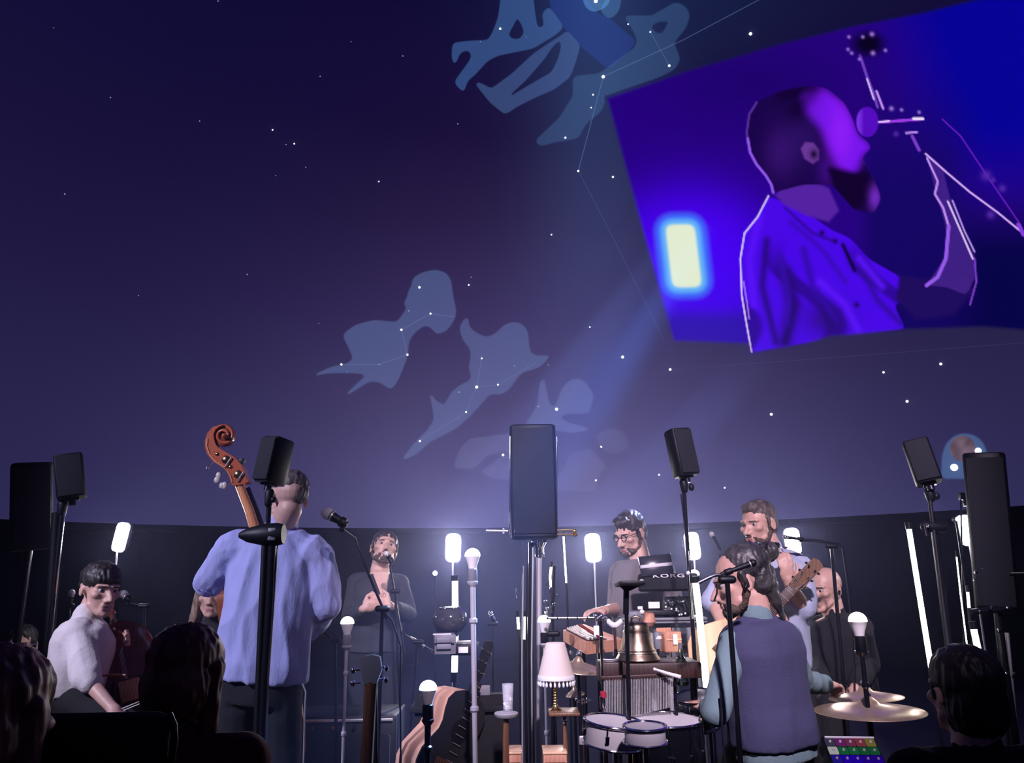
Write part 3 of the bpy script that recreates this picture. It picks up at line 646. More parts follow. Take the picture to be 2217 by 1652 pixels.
def person(label, base, J, top=None, trousers=None, hair=None, hair_mat=None, skin=None, voxel=.006, hs=1.0, beard=None, smile=0,
           sleeve=1.0, slim=1.0, hem=-.10, top_pad=.014, top_folds=.006, hands=True, eyes=True, top_name='shirt', ears=1.0, vest=None, curl=(.5, .5), seed=1.0, iris=None, long_top=None, collar=True, neckr=.056):
    """one continuous skinned body; hair and clothes are its children. J holds joints in room coordinates"""
    fwd = V(J['fwd']).normalized(); fwd.z = 0; fwd.normalize()
    pel, neck = J['pelvis'], J['neck']; right = (J['sr']-J['sl']).normalized(); f2 = V((0, 0, 1)).cross(right).normalized(); f2 = f2 if f2.dot(fwd) > 0 else -f2
    mb = MB(); h, R = head_prims(mb, J['head'], J['hf'], J.get('hu', (0, 0, 1)), hs, ears)
    nb = h(0, -.030*hs, -.055*hs); mb.cap(nb, neck+V((0, 0, .01)), neckr*hs, neckr*1.08*hs, 16)
    torso_prims(mb, pel, neck, right, f2, [(t, a*slim-.006, b*slim-.006, c) for t, a, b, c in MALE])
    for s_ in 'lr':
        s, e, w = J['s'+s_], J['e'+s_], J['w'+s_]
        mb.cap(neck-V((0, 0, .045)), s, .050*slim, .054*slim); mb.cap(s, e, .050*slim, .038*slim); mb.cap(e, w, .040*slim, .026*slim)
        if hands:
            d = J.get('hd'+s_, (w-e)); nn = J.get('hn'+s_, V((0, 0, -1))); hand_prims(mb, w, d, nn, J.get('th'+s_, 1 if s_ == 'r' else -1), curl[0 if s_ == 'l' else 1])
        hp = pel+right*(-.085 if s_ == 'l' else .085)*1.0
        k, a = J['k'+s_], J['a'+s_]
        mb.cap(hp, k, .080*slim, .052*slim); mb.cap(k, a, .052*slim, .036*slim)
        fd = J.get('foot', fwd); mb.cap(a-V((0, 0, .035)), a-V((0, 0, .045))+fd*.16, .036, .030)
    co, fs = remesh(mb, voxel, 3, socket_post(h(0, 0, 0), R, hs))
    body = mkmesh('person', [V(c) for c in co], fs, skin or M['skin'], None, base=base, angle=None)
    tag(body, label, 'person')
    if eyes:
        for e in (-1, 1):
            b = MB(); b.ball(h(e*.031*hs, .0695*hs, .003*hs), .0125*hs, 12); eo = b.build('eye', M['eye'], body, angle=None)
            b = MB(); b.ball(h(e*.031*hs, .0795*hs, .003*hs), (.0065*hs, .0035*hs, .0065*hs), 10, R); b.build('iris', M['iris'], eo, angle=None)
            b = MB(); b.cap(h(e*.046*hs, .077*hs, .020*hs), h(e*.018*hs, .091*hs, .021*hs), .0032*hs, .0040*hs, 6); b.build('eyebrow', hair_mat or M['hair_dark'], body)
        b = MB(); b.cap(h(-.016*hs, .0945*hs, -.066*hs), h(.016*hs, .0945*hs, -.066*hs), .0045*hs); b.cap(h(-.012*hs, .0935*hs, -.073*hs), h(.012*hs, .0935*hs, -.073*hs), .0055*hs)
        if smile == 1:
            b = MB(); b.tube([h(x*hs, (.093-abs(x)*.35)*hs, (-.067+x*x*14)*hs) for x in (-.027, -.018, -.008, 0, .008, .018, .027)], [.002*hs]+[.0045*hs]*5+[.002*hs], 8); b.tube([h(x*hs, (.092-abs(x)*.35)*hs, (-.078+x*x*30)*hs) for x in (-.024, -.014, 0, .014, .024)], [.002*hs]+[.005*hs]*3+[.002*hs], 8)
        b.build('lips', M['lip'], body)
        if smile == 2:
            b = MB(); b.ball(h(0, .088*hs, -.074*hs), (.017*hs, .012*hs, .013*hs), 12, R); b.build('open_mouth', M['mouth'], body)
        if smile == 1:
            b = MB(); b.tube([h(x*hs, (.0905-abs(x)*.35)*hs, (-.0715+x*x*16)*hs) for x in (-.020, -.01, 0, .01, .020)], .0032*hs, 8); b.build('teeth', M['card'], body)
    if hair:
        b = MB()
        for it in hair:
            if it[0] == 'b': b.ball(h(*[q*hs for q in it[1]]), tuple(q*hs for q in it[2]), 18, R)
            elif it[0] == 'w': b.cap(it[1], it[2], it[3], it[4])
            else: b.cap(h(*[q*hs for q in it[1]]), h(*[q*hs for q in it[2]]), it[3]*hs, it[4]*hs)
        def hf(co, no):
            a = nz(co, (70, 70, 22), seed); return co+no*(a*.006)[:, None]
        hc, hfs = remesh(b, .005, 2, hf); mkmesh('hair', [V(c) for c in hc], hfs, hair_mat or M['hair_dark'], body, angle=None)
    if beard:
        b = MB(); z = beard
        pts = [(-.068, .004, -.045), (-.060, .018, -.074), (-.040, .055, -.098), (0, .082, -.110), (.040, .055, -.098), (.060, .018, -.074), (.068, .004, -.045)]
        for i in range(6): b.cap(h(*[q*hs for q in pts[i]]), h(*[q*hs for q in pts[i+1]]), .014*z*hs, .014*z*hs)
        b.cap(h(-.044*hs, .062*hs, -.085*hs), h(.044*hs, .062*hs, -.085*hs), .022*z*hs); b.ball(h(0, .082*hs, -.094*hs), (.027*hs, .018*hs, .018*hs), 12, R)
        for e in (-1, 1): b.cap(h(e*.004*hs, .100*hs, -.052*hs), h(e*.032*hs, .080*hs, -.066*hs), .0065*z*hs); b.cap(h(e*.032*hs, .080*hs, -.066*hs), h(e*.034*hs, .070*hs, -.09*hs), .010*z*hs)
        hc, hfs = remesh(b, .004, 2, lambda co, no: co+no*(nz(co, (160, 160, 160), 3)*.003)[:, None]); mkmesh('beard', [V(c) for c in hc], hfs, M['stubble'], body, angle=None)
    if trousers:
        b = MB(); torso_prims(b, pel, neck, right, f2, [(-.14, .150*slim, .11*slim, 0), (0, .172*slim, .124*slim, 0), (.14, .165*slim, .118*slim, .005)])
        for s_ in 'lr':
            hp = pel+right*(-.085 if s_ == 'l' else .085); k, a = J['k'+s_], J['a'+s_]
            b.cap(hp, k, .098*slim, .074*slim); b.cap(k, a+V((0, 0, .03)), .074*slim, .062*slim)
        tc, tf = remesh(b, .010, 3, folds(.006, (7, 7, 4), seed)); mkmesh('trousers', [V(c) for c in tc], tf, trousers, body, angle=None)
        for s_ in 'lr':
            a = J['a'+s_]; b = MB(); fd = J.get('foot', fwd); b.cap(a-V((0, 0, .030)), a-V((0, 0, .038))+fd*.18, .048, .038); b.box(a-V((0, 0, .078))+fd*.08, (.09, .29, .02), frame(V((0, 0, 1)), fd.cross(V((0, 0, 1)))), .008)
            b.build('shoe', M['black'], body)
    if top:
        b = MB(); p = top_pad
        torso_prims(b, pel, neck, right, f2, long_top or [(hem, .176*slim+p, .122*slim+p, 0), (hem+.1, .172*slim+p, .120*slim+p, 0), (.3, .165*slim+p, .115*slim+p, .01), (.55, .168*slim+p, .12*slim+p, .01), (.74, .178*slim+p, .12*slim+p, .005), (.88, .165*slim+p, .10*slim+p, 0), (.96, .105*slim+p, .08*slim+p, 0), (1.0, .062*slim+p, .055*slim+p, 0)])
        for s_ in 'lr':
            s, e, w = J['s'+s_], J['e'+s_], J['w'+s_]
            b.cap(neck-V((0, 0, .045)), s, .050*slim+p, .056*slim+p); sv = sleeve if not isinstance(sleeve, dict) else sleeve[s_]
            if sv <= 1: b.cap(s, s+(e-s)*sv, .052*slim+p, .046*slim+p)
            else: b.cap(s, e, .052*slim+p, .044*slim+p); b.cap(e, e+(w-e)*(sv-1), .044*slim+p, .034*slim+p)
        if collar: b.cap(neck+V((0, 0, -.01)), neck+(nb-neck)*.30, .062*hs, .062*hs)
        tc, tf = remesh(b, .008, 3, folds(top_folds, (9, 9, 3.5), seed+2)); mkmesh(top_name, [V(c) for c in tc], tf, top, body, angle=None)
    if vest:
        b = MB(); p = top_pad+.017
        torso_prims(b, pel, neck, right, f2, [(vest[1], .168*slim+p, .118*slim+p, 0), (.1, .165*slim+p, .118*slim+p, 0), (.3, .165*slim+p, .115*slim+p, .01), (.55, .168*slim+p, .12*slim+p, .01), (.74, .180*slim+p, .12*slim+p, .005), (.88, .160*slim+p, .105*slim+p, 0), (.96, .125*slim+p, .09*slim+p, 0), (1.0, .085*slim+p, .066*slim+p, 0)])
        for s_ in 'lr': b.cap(neck-V((0, 0, .030)), neck+(J['s'+s_]-neck)*.68-V((0, 0, .010)), .052*slim+p, .050*slim+p)
        tc, tf = remesh(b, .008, 3, folds(.005, (8, 8, 3), seed+4)); mkmesh('vest', [V(c) for c in tc], tf, vest[0], body, angle=None)
    BASE[body] = V(base)
    body['_h'] = 0; del body['_h']
    return body, h, R
def floorpt(p, z=0): return V((p.x, p.y, z))
SHORT = [('b', (0, -.020, .044), (.082, .096, .082)), ('b', (0, -.055, .0), (.070, .062, .075)), ('c', (-.074, .012, .03), (-.076, .008, -.01), .012, .008), ('c', (.074, .012, .03), (.076, .008, -.01), .012, .008)]

# --- the bassist, from behind
Y = 3.6
J = dict(head=P(624, 1079, Y), hf=V((-.62, .78, -.08)), hu=V((.10, 0, 1)), fwd=V((.05, 1, 0)), neck=P(607, 1150, Y+.02), sl=P(508, 1190, Y), sr=P(683, 1206, Y), el=P(450, 1262, Y+.10), er=P(706, 1312, Y+.0),
         wl=P(545, 1190, Y+.32), wr=P(640, 1378, Y+.20), pelvis=P(566, 1475, Y), hnl=V((1, 0, 0)), hnr=V((0, 1, 0)))
J['kl'] = P(515, 1690, Y+.05); J['kr'] = P(610, 1690, Y+.03)
for s in 'lr': J['a'+s] = V((J['k'+s].x, J['k'+s].y, .09))
bass_man, hB, RB = person('man seen from behind in loose light blue shirt, holding the double bass', V((J['pelvis'].x, Y, 0)), J, top=M['linen'], trousers=M['jeans'],
    hair=[('b', (0, -.022, .060), (.079, .090, .068)), ('b', (0.018, -.062, .020), (.050, .050, .058)), ('b', (0, .03, .085), (.06, .05, .04))], hair_mat=M['hair_grey'], sleeve={'l': .90, 'r': 1.72}, hem=.0, top_pad=.030, top_folds=.015, eyes=True, seed=2.0,
    long_top=[(.01, .195, .14, 0), (.12, .200, .145, -.01), (.35, .198, .145, -.01), (.55, .205, .148, -.005), (.74, .205, .140, 0), (.86, .185, .120, 0), (.95, .125, .095, 0), (1.0, .075, .070, 0)])
for s_, t in (('l', .90), ('r', 1.72)):
    e, w = (J['e'+s_], J['w'+s_]) if t > 1 else (J['s'+s_], J['e'+s_]); c = e+(w-e)*(t-1 if t > 1 else t+.12); ax = (w-e).normalized(); b = MB()
    for k_ in range(3): b.lathe([(.044, -.016+k_*.012), (.064-.003*k_, -.010+k_*.012), (.064-.003*k_, .002+k_*.012), (.044, .008+k_*.012)], c, ax, 18)
    b.build('rolled_cuff', M['linen'], bass_man)
b = MB(); b.lathe([(.066, -.02), (.074, -.012), (.072, .022), (.064, .024)], J['neck']+V((.004, 0, .028)), V((.06, .12, 1)), 22); b.build('collar', M['linen'], bass_man)

# --- the cellist
Y = 3.6
J = dict(head=P(216, 1277, Y), hf=V((.80, -.58, -.10)), hu=V((.08, 0, 1)), fwd=V((.92, -.35, 0)), neck=P(186, 1345, Y), sr=P(166, 1376, Y-.11), sl=P(196, 1376, Y+.18), er=P(186, 1468, Y-.20), el=P(238, 1440, Y+.22),
         wr=P(243, 1533, Y-.26), wl=P(240, 1400, Y+.10), pelvis=P(156, 1510, Y), hdl=V((.6, -.2, .25)), hnl=V((0, -1, 0)), hnr=V((0, 0, -1)))
J['kr'] = P(300, 1590, Y-.25); J['kl'] = P(300, 1575, Y+.28)
for s in 'lr': J['a'+s] = V((J['k'+s].x+.02, J['k'+s].y, .09))
cellist, hC, RC = person('woman with dark bowl-cut hair and white blouse seated with the cello', V((J['pelvis'].x, Y, 0)), J, top=M['whiteshirt'], trousers=M['cloth_black'],
    hair=[('b', (0, -.012, .052), (.083, .100, .078)), ('b', (0, .045, .050), (.066, .048, .034)), ('b', (0, -.060, .02), (.068, .052, .05))], hair_mat=M['hair_dark'], sleeve={'l': 1.6, 'r': 1.15}, slim=.86, hs=.97, smile=1, ears=.7, top_folds=.009, seed=5.0, hem=0.02, top_pad=.022, neckr=.048)
# --- man singing with eyes closed, behind the boom microphone
Y = 5.0
J = dict(head=P(832, 1188, Y), hf=V((.30, -.90, .30)), hu=V((.10, .28, 1)), fwd=V((.12, -1, 0)), neck=P(822, 1240, Y), sr=P(772, 1262, Y), sl=P(868, 1262, Y+.05), er=P(757, 1335, Y-.06), el=P(884, 1330, Y),
         wr=P(786, 1318, Y-.28), wl=P(846, 1312, Y-.28), pelvis=P(812, 1420, Y), hdr=V((.9, -.1, .35)), hdl=V((-.8, -.1, .3)), hnr=V((0, 1, .2)), hnl=V((0, 1, .2)))
J['kl'] = P(838, 1560, Y-.05); J['kr'] = P(780, 1560, Y-.05)
for s in 'lr': J['a'+s] = V((J['k'+s].x, J['k'+s].y, .09))
singer, hS, RS = person('man in an open dark navy shirt singing with head tipped back, hands clasped', V((J['pelvis'].x, Y, 0)), J, top=M['darkshirt'], trousers=M['jeans'],
    hair=SHORT, hair_mat=M['hair_dark'], beard=.8, smile=2, sleeve=1.8, seed=7.0, hem=.05, collar=False, slim=.84)
b = MB(); b.prism([P(806, 1238, Y-.14), P(840, 1238, Y-.14), P(834, 1290, Y-.16), P(829, 1300, Y-.165)], V((0, .05, 0))); b.build('bare_chest', M['skin'], singer)
# --- keyboard player
Y = 4.7
J = dict(head=P(1364, 1155, Y), hf=V((-.72, -.60, -.34)), hu=V((-.1, -.1, 1)), fwd=V((-.45, -.9, 0)), neck=P(1386, 1212, Y), sr=P(1345, 1242, Y+.02), sl=P(1436, 1240, Y-.02), er=P(1336, 1318, Y-.02), el=P(1462, 1318, Y-.05),
         wr=P(1310, 1322, Y-.26), wl=P(1458, 1312, Y-.32), pelvis=P(1400, 1400, Y), hnr=V((0, 0, -1)), hdr=V((-.9, -.4, .0)), hdl=V((.3, -.9, -.1)))
J['kl'] = P(1440, 1540, Y); J['kr'] = P(1372, 1540, Y)
for s in 'lr': J['a'+s] = V((J['k'+s].x, J['k'+s].y, .09))
keysman, hK, RK = person('man with short dark hair, glasses and grey T-shirt looking down at his keyboards', V((J['pelvis'].x, Y, 0)), J, top=M['greytee'], trousers=M['jeans'],
    hair=[('b', (0, -.020, .050), (.083, .098, .085)), ('b', (0, .045, .085), (.058, .048, .032)), ('b', (0, -.055, .0), (.070, .062, .075)), ('c', (-.074, .012, .03), (-.076, .008, -.03), .012, .008), ('c', (.074, .012, .03), (.076, .008, -.03), .012, .008)], hair_mat=M['hair_dark'], beard=.75, sleeve=.95, seed=9.0, collar=False, top_pad=.018)
b = MB()
for e in (-1, 1):
    pts = [hK(e*.031+.020*math.cos(a*PI/8), .098-.004*abs(math.cos(a*PI/8)), .002+.017*math.sin(a*PI/8)) for a in range(17)]; b.tube(pts, .0024, 6)
    b.tube([hK(e*.050, .093, .008), hK(e*.076, .06, .010), hK(e*.082, -.01, .006)], .0022, 6)
b.tube([hK(-.012, .1, .006), hK(0, .106, .008), hK(.012, .1, .006)], .0022, 6); gl = b.build('glasses', M['black'], keysman)
# --- guitarist
Y = 4.1
J = dict(head=P(1642, 1135, Y), hf=V((-.80, -.58, -.12)), hu=V((-.05, 0, 1)), fwd=V((-.35, -.94, 0)), neck=P(1668, 1196, Y), sr=P(1603, 1225, Y+.05), sl=P(1726, 1226, Y-.03), er=P(1545, 1300, Y+.02), el=P(1742, 1318, Y-.12),
         wr=P(1575, 1375, Y-.20), wl=P(1708, 1262, Y-.26), pelvis=P(1668, 1420, Y), hdl=V((-.15, -.25, 1)), hnl=V((0, 1, 0)), hdr=V((.6, -.2, -.5)), hnr=V((0, 1, 0)))
J['kl'] = P(1700, 1590, Y); J['kr'] = P(1640, 1590, Y)
for s in 'lr': J['a'+s] = V((J['k'+s].x, J['k'+s].y, .09))
guitarist, hG, RG = person('bearded man in a pale blue rolled-sleeve shirt playing guitar with a harmonica at his neck', V((J['pelvis'].x, Y, 0)), J, top=M['paleblue'], trousers=M['jeans'],
    hair=[('b', (0, -.022, .046), (.081, .092, .080)), ('b', (0, .03, .085), (.055, .050, .034)), ('b', (0, -.058, .0), (.068, .058, .07)), ('c', (-.074, .012, .03), (-.076, .008, -.02), .010, .007), ('c', (.074, .012, .03), (.076, .008, -.02), .010, .007)], hair_mat=M['hair_grey'], beard=.8, smile=2, sleeve=1.08, seed=11.0, top_folds=.009, top_pad=.020)
# --- bald man
Y = 4.45
J = dict(head=P(1786, 1276, Y), hf=V((-.84, -.50, -.12)), hu=V((0, 0, 1)), fwd=V((-.7, -.7, 0)), neck=P(1806, 1335, Y), sr=P(1772, 1362, Y+.05), sl=P(1862, 1358, Y-.03), er=P(1770, 1440, Y-.1), el=P(1880, 1440, Y-.08),
         wr=P(1790, 1480, Y-.32), wl=P(1850, 1492, Y-.34), pelvis=P(1822, 1500, Y))
J['kl'] = P(1800, 1530, Y-.42); J['kr'] = P(1740, 1530, Y-.36)
for s in 'lr': J['a'+s] = V((J['k'+s].x, J['k'+s].y, .09))
bald, hL, RL = person('bald man in a black button shirt sitting behind the guitarist, facing left', V((J['pelvis'].x, Y, 0)), J, top=M['cloth_black'], trousers=M['cloth_black'], hair=None, sleeve=1.85, seed=13.0)
b = MB(); b.cap(hL(.086, -.004, -.012), hL(.092, .006, -.022), .008, .006); b.cap(hL(-.086, -.004, -.012), hL(-.092, .006, -.022), .008, .006); b.build('earpiece', M['black'], bald)
# --- drummer with hair tied back, from behind
Y = 3.0
J = dict(head=P(1602, 1258, Y), hf=V((-.95, .10, -.26)), hu=V((-.16, 0, 1)), fwd=V((-.75, .65, 0)), neck=P(1640, 1345, Y), sl=P(1588, 1396, Y-.06), sr=P(1704, 1380, Y+.09), el=P(1550, 1542, Y-.14), er=P(1736, 1474, Y+.28),
         wl=P(1532, 1532, Y+.16), wr=P(1790, 1482, Y+.48), pelvis=P(1678, 1600, Y), hdl=V((-.5, .8, .1)), hnl=V((0, 0, -1)), hnr=V((0, 0, -1)))
J['kl'] = P(1560, 1700, Y+.45); J['kr'] = P(1760, 1700, Y+.35)
for s in 'lr': J['a'+s] = V((J['k'+s].x, J['k'+s].y+.05, .09))
drummer, hD, RD = person('drummer with greying hair in a bun, navy waistcoat over grey-green shirt', V((J['pelvis'].x, Y, 0)), J, top=M['teal'], trousers=M['jeans'],
    hair=[('b', (0, -.040, .052), (.084, .092, .080)), ('b', (0, -.068, .0), (.074, .062, .082)), ('b', (0, -.138, .072), (.036, .036, .038)), ('c', (0, -.088, -.03), (.0, -.100, -.11), .040, .022), ('c', (0, -.10, -.10), (.0, -.105, -.17), .022, .008), ('c', (-.078, .0, .03), (-.080, -.01, -.02), .014, .010)],
    hair_mat=M['hair_pony'], beard=.9, sleeve={'l': 1.9, 'r': 1.9}, neckr=.050, vest=(M['vest'], -.04), hem=-.16, seed=15.0, top_pad=.010, slim=.82)
b = MB(); b.lathe([(.018, -.006), (.026, -.004), (.026, .004), (.018, .006)], hD(0, -.105, .060), RD@V((0, -1, .4)), 14); b.build('hair_band', M['black'], drummer)
b = MB(); b.cap(hD(-.086, -.006, -.010), hD(-.094, .004, -.020), .009, .007); b.build('earpiece', M['black'], drummer)
# --- woman seated behind the bass
Y = 4.3
J = dict(head=P(464, 1288, Y), hf=V((.15, -1, -.05)), hu=V((0, 0, 1)), fwd=V((0, -1, 0)), neck=P(464, 1352, Y+.02), sr=P(420, 1378, Y), sl=P(505, 1378, Y), er=P(414, 1470, Y-.05), el=P(515, 1470, Y-.05),
         wr=P(440, 1500, Y-.3), wl=P(500, 1500, Y-.3), pelvis=P(464, 1520, Y))
J['kl'] = P(500, 1545, Y-.45); J['kr'] = P(420, 1545, Y-.45)
for s in 'lr': J['a'+s] = V((J['k'+s].x, J['k'+s].y, .09))
long_hair = [('b', (0, -.018, .050), (.086, .098, .082)), ('b', (0, -.055, .0), (.078, .066, .09))]
for e in (-1, 1): long_hair += [('c', (e*.074, -.005, .04), (e*.088, .01, -.10), .026, .028), ('c', (e*.088, .01, -.10), (e*.115, .03, -.21), .028, .022), ('c', (e*.115, .03, -.21), (e*.150, .05, -.26), .022, .012)]
person('woman with long light brown hair seated behind the bass player, seen past his elbow', V((J['pelvis'].x, Y, 0)), J, top=M['cloth_black'], trousers=M['cloth_black'], hair=long_hair, hair_mat=M['hair_long'], sleeve=1.8, slim=.85, hs=.97, voxel=.007, neckr=.048)

# --- audience in the dark foreground
def sitter(label, head, hf, y, hairp, hm, top, px=None, slim=1.0, eyes=False, sh=.21, hu=(0, 0, 1), sit=.42):
    hc = V(head); f = V(hf).normalized(); ff = V((f.x*.3, 1 if f.y > 0 else -1, 0)).normalized(); r = ff.cross(V((0, 0, 1)))
    neck = hc+V((0, 0, -.150))-ff*.02; J = dict(head=hc, hf=hf, hu=hu, fwd=ff, neck=neck, sl=neck-r*.17+V((0, 0, -.045)), sr=neck+r*.17+V((0, 0, -.045)))
    J['el'] = J['sl']-r*.06+V((0, 0, -.27)); J['er'] = J['sr']+r*.06+V((0, 0, -.27)); J['wl'] = J['el']+ff*.24+r*.08; J['wr'] = J['er']+ff*.24-r*.08
    J['pelvis'] = V((neck.x, neck.y, max(.30, neck.z-.50)))
    J['kl'] = J['pelvis']+ff*.42-r*.12; J['kr'] = J['pelvis']+ff*.42+r*.12
    for s in 'lr': J['a'+s] = V((J['k'+s].x, J['k'+s].y, .09))
    return person(label, V((hc.x, hc.y, 0)), J, top=top, trousers=M['jeans'], hair=hairp, hair_mat=hm, sleeve=1.8, slim=slim, voxel=.008, eyes=eyes, seed=y)
strands = [('b', (0, -.014, .046), (.090, .104, .084)), ('b', (0, -.055, -.02), (.086, .068, .10))]
for e in (-1, 1): strands += [('c', (e*.072, -.01, .02), (e*.076, -.02, -.12), .030, .022), ('c', (e*.076, -.02, -.12), (e*.052, -.04, -.19), .022, .010)]
aud1, *_ = sitter('person in the audience with reddish hair cut at the neck and red top, left foreground', P(405, 1462, 2.1), V((.1, 1, 0)), 21.0, strands, M['hair_red'], M['redcloth'], slim=.92)
aud2, *_ = sitter('person in the audience with thin short hair, dark in right foreground', P(2087, 1500, 2.25), V((-.1, 1, 0)), 23.0, SHORT+[('b', (0, -.02, .04), (.088, .10, .088)), ('b', (0, -.04, -.03), (.080, .075, .085))], M['hair_dark'], M['cloth_black'])
aud3, *_ = sitter('person in the audience cut off by the left edge, reddish hair', P(-12, 1560, 1.45), V((.1, 1, 0)), 25.0, strands, M['hair_red'], M['cloth_black'])
aud4, hA, RA = sitter('person with glasses sitting across the stage in the dark at far left', P(46, 1398, 5.0), V((.3, -1, 0)), 27.0, SHORT, M['hair_dark'], M['cloth_black'], eyes=True)
b = MB()
for e in (-1, 1): b.tube([hA(e*.031+.021*math.cos(a*PI/6), .098, .002+.017*math.sin(a*PI/6)) for a in range(13)], .003, 6); b.tube([hA(e*.050, .095, .008), hA(e*.084, .0, .006)], .0025, 6)
b.build('glasses', M['chrome'], aud4)
# ------------------------------------------------------------------ speakers and stands
def T(mb, name, m, parent, label=None, **k):
    o = mb.build(name, m, parent, **k)
    if label: o['label'] = label
    return o
def rot(z=0, x=0, y=0):
    return Matrix.Rotation(z, 3, 'Z') @ Matrix.Rotation(x, 3, 'X') @ Matrix.Rotation(y, 3, 'Y')
def stand(name, label, cat, top, r=.012, m='blackm', lower=None, split=.5, legs=True, group=None, foot=None, collar=True, lean=None, knob=True, base_only=None):
    """a tripod stand: upper pole, wider lower pole, locking collar, three legs; from the top point to the floor"""
    top = V(top); ft = V(foot) if foot is not None else V((top.x, top.y, 0)); ft.z = 0
    o = empty(name, ft, label, cat, group); lr = lower or r*1.35; mid = ft+(top-ft)*split
    T(MB().cyl(mid-V((0, 0, .02)), top, r, n=12), 'upper_pole', M[m], o)
    T(MB().cyl(ft+V((0, 0, .10)), mid, lr, n=12), 'lower_pole', M[m], o)
    if collar:
        c = MB(); c.lathe([(lr*1.2, -.025), (lr*1.75, -.018), (lr*1.75, .018), (r*1.5, .030)], mid, top-ft, 14); T(c, 'collar', M['black'], o)
        if knob:
            k = MB(); k.cyl(mid, mid+V((.045, -.01, 0)), .005); k.ball(mid+V((.048, -.01, 0)), (.010, .010, .014), 10); T(k, 'knob', M['black'], o)
    if legs:
        for a in (90, 210, 330):
            d = V((math.cos(math.radians(a)), math.sin(math.radians(a)), 0)); b = MB()
            b.tube([ft+V((0, 0, .30)), ft+d*.16+V((0, 0, .14)), ft+d*.30+V((0, 0, .015))], .009, 8); T(b, 'leg', M[m], o)
    return o
def speaker(name, label, c, size, R, taper=.0, group=None, rounded=.012, m='black', bracket=True):
    w, d, h = size; c = V(c); o = empty(name, c-R@V((0, 0, h/2)), label, 'speaker', group)
    # cabinet: trapezoid plan narrower at the back, rounded vertical edges
    pl = [(-w/2, -d/2+rounded), (-w/2+rounded*.4, -d/2+rounded*.35), (-w/2+rounded, -d/2), (w/2-rounded, -d/2), (w/2-rounded*.4, -d/2+rounded*.35), (w/2, -d/2+rounded), (w/2, d/2-.02), (w/2-.01, d/2), (-w/2+.01, d/2), (-w/2, d/2-.02)]
    b = MB(); rings = []
    for z, s in ((-h/2, .93), (-h/2+.008, 1), (h/2-.008, 1), (h/2, .93)):
        rings.append([c+R@V((x*s*(1-taper*(y > 0)), y*s, z)) for x, y in pl])
    b.loft(rings); T(b, 'cabinet', M[m], o)
    g = MB(); g.box(c+R@V((0, -d/2-.003, 0)), (w*.86, .010, h*.93), R, .004); T(g, 'grille', M['grille'], o)
    g = MB(); g.box(c+R@V((0, d/2+.004, 0)), (w*.55, .008, h*.5), R, .003); T(g, 'rear_panel', M['greyplastic'], o)
    for z in (-.12, .0, .12): 
        g = MB(); g.cyl(c+R@V((0, d/2+.006, z*h)), c+R@V((0, d/2+.016, z*h)), .012*min(1, w*6)); T(g, 'socket', M['black'], o)
    if bracket:
        g = MB(); g.cyl(c+R@V((0, 0, -h/2)), c+R@V((0, 0, -h/2-.03)), .016); g.box(c+R@V((0, 0, -h/2-.004)), (w*.5, d*.5, .01), R, .002); T(g, 'mount', M['blackm'], o)
    return o
# small ones on poles
Y = 3.1
R1 = rot(math.radians(-28), math.radians(-8), math.radians(5)); speaker('small_speaker', 'small black speaker on a pole above the bass player\'s head', P(594, 999, Y), (S(50, Y), S(56, Y), S(100, Y)), R1)
stand('speaker_stand', 'black pole stand with a dark cone clamp, directly in front of the bass player', 'stand', P(584, 1056, Y), .0105, lower=.020, split=.0, foot=P(560, 1652, Y-.05), legs=True, collar=False)
Y2 = 2.95; o = bpy.data.objects['speaker_stand']
b = MB(); b.cap(P(584, 1068, Y2+.13), P(581, 1090, Y2+.13), .019, .016); b.ball(P(592, 1082, Y2+.11), .012, 10); T(b, 'clamp', M['black'], o)
b = MB(); b.lathe([(.010, 0), (.026, .03), (.040, .09), (.042, .14), (.036, .165)], P(518, 1159, Y2), P(600, 1157, Y2)-P(518, 1159, Y2), 20); T(b, 'cone_clamp', M['black'], o)
b = MB(); b.box(P(591, 1157, Y2-.02), (.030, .04, .046), None, .005); T(b, 'clamp_plate', M['greyplastic'], o, 'grey plate on the clamp')
b = MB(); b.tube([P(590, 1160, Y2), P(584, 1300, Y2), P(573, 1480, Y2), P(566, 1660, Y2)], .0155, 12); T(b, 'thick_tube', M['blackm'], o)
b = MB(); b.tube([P(574, 1165, Y2), P(567, 1320, Y2), P(560, 1480, Y2), P(553, 1660, Y2)], .0125, 12); T(b, 'second_tube', M['black'], o)
b = MB(); b.tube([P(603, 1150, Y2), P(592, 1320, Y2), P(579, 1500, Y2), P(568, 1660, Y2)], .0035, 8); T(b, 'pole_highlight', M['steel'], o, 'bright strip set in for the highlight along the stand')  # silver edge of the pole: its highlight is modelled as a thin steel strip
Y = 3.8
R1 = rot(math.radians(24), math.radians(-6), math.radians(-11)); speaker('small_speaker', 'small black speaker on a leaning pole at far left, beside the tall speaker', P(152, 1033, Y), (S(56, Y), S(46, Y), S(96, Y)), R1)
st = stand('speaker_stand', 'black pole stand with bright edge at far left, beside the cellist', 'stand', P(137, 1086, Y), .012, lower=.020, split=.0, foot=P(88, 1652, Y-.1), collar=False)
b = MB(); b.cap(P(136, 1092, Y), P(133, 1112, Y), .024, .020); T(b, 'clamp', M['black'], st)
b = MB(); b.tube([P(140, 1108, Y-.03), P(124, 1240, Y-.03), P(110, 1380, Y-.03), P(92, 1500, Y-.03), P(66, 1660, Y-.03)], .0045, 8); T(b, 'pole_highlight', M['chrome'], st, 'bright strip set in for the highlight along the stand')  # specular highlight of the black pole, added as a chrome strip
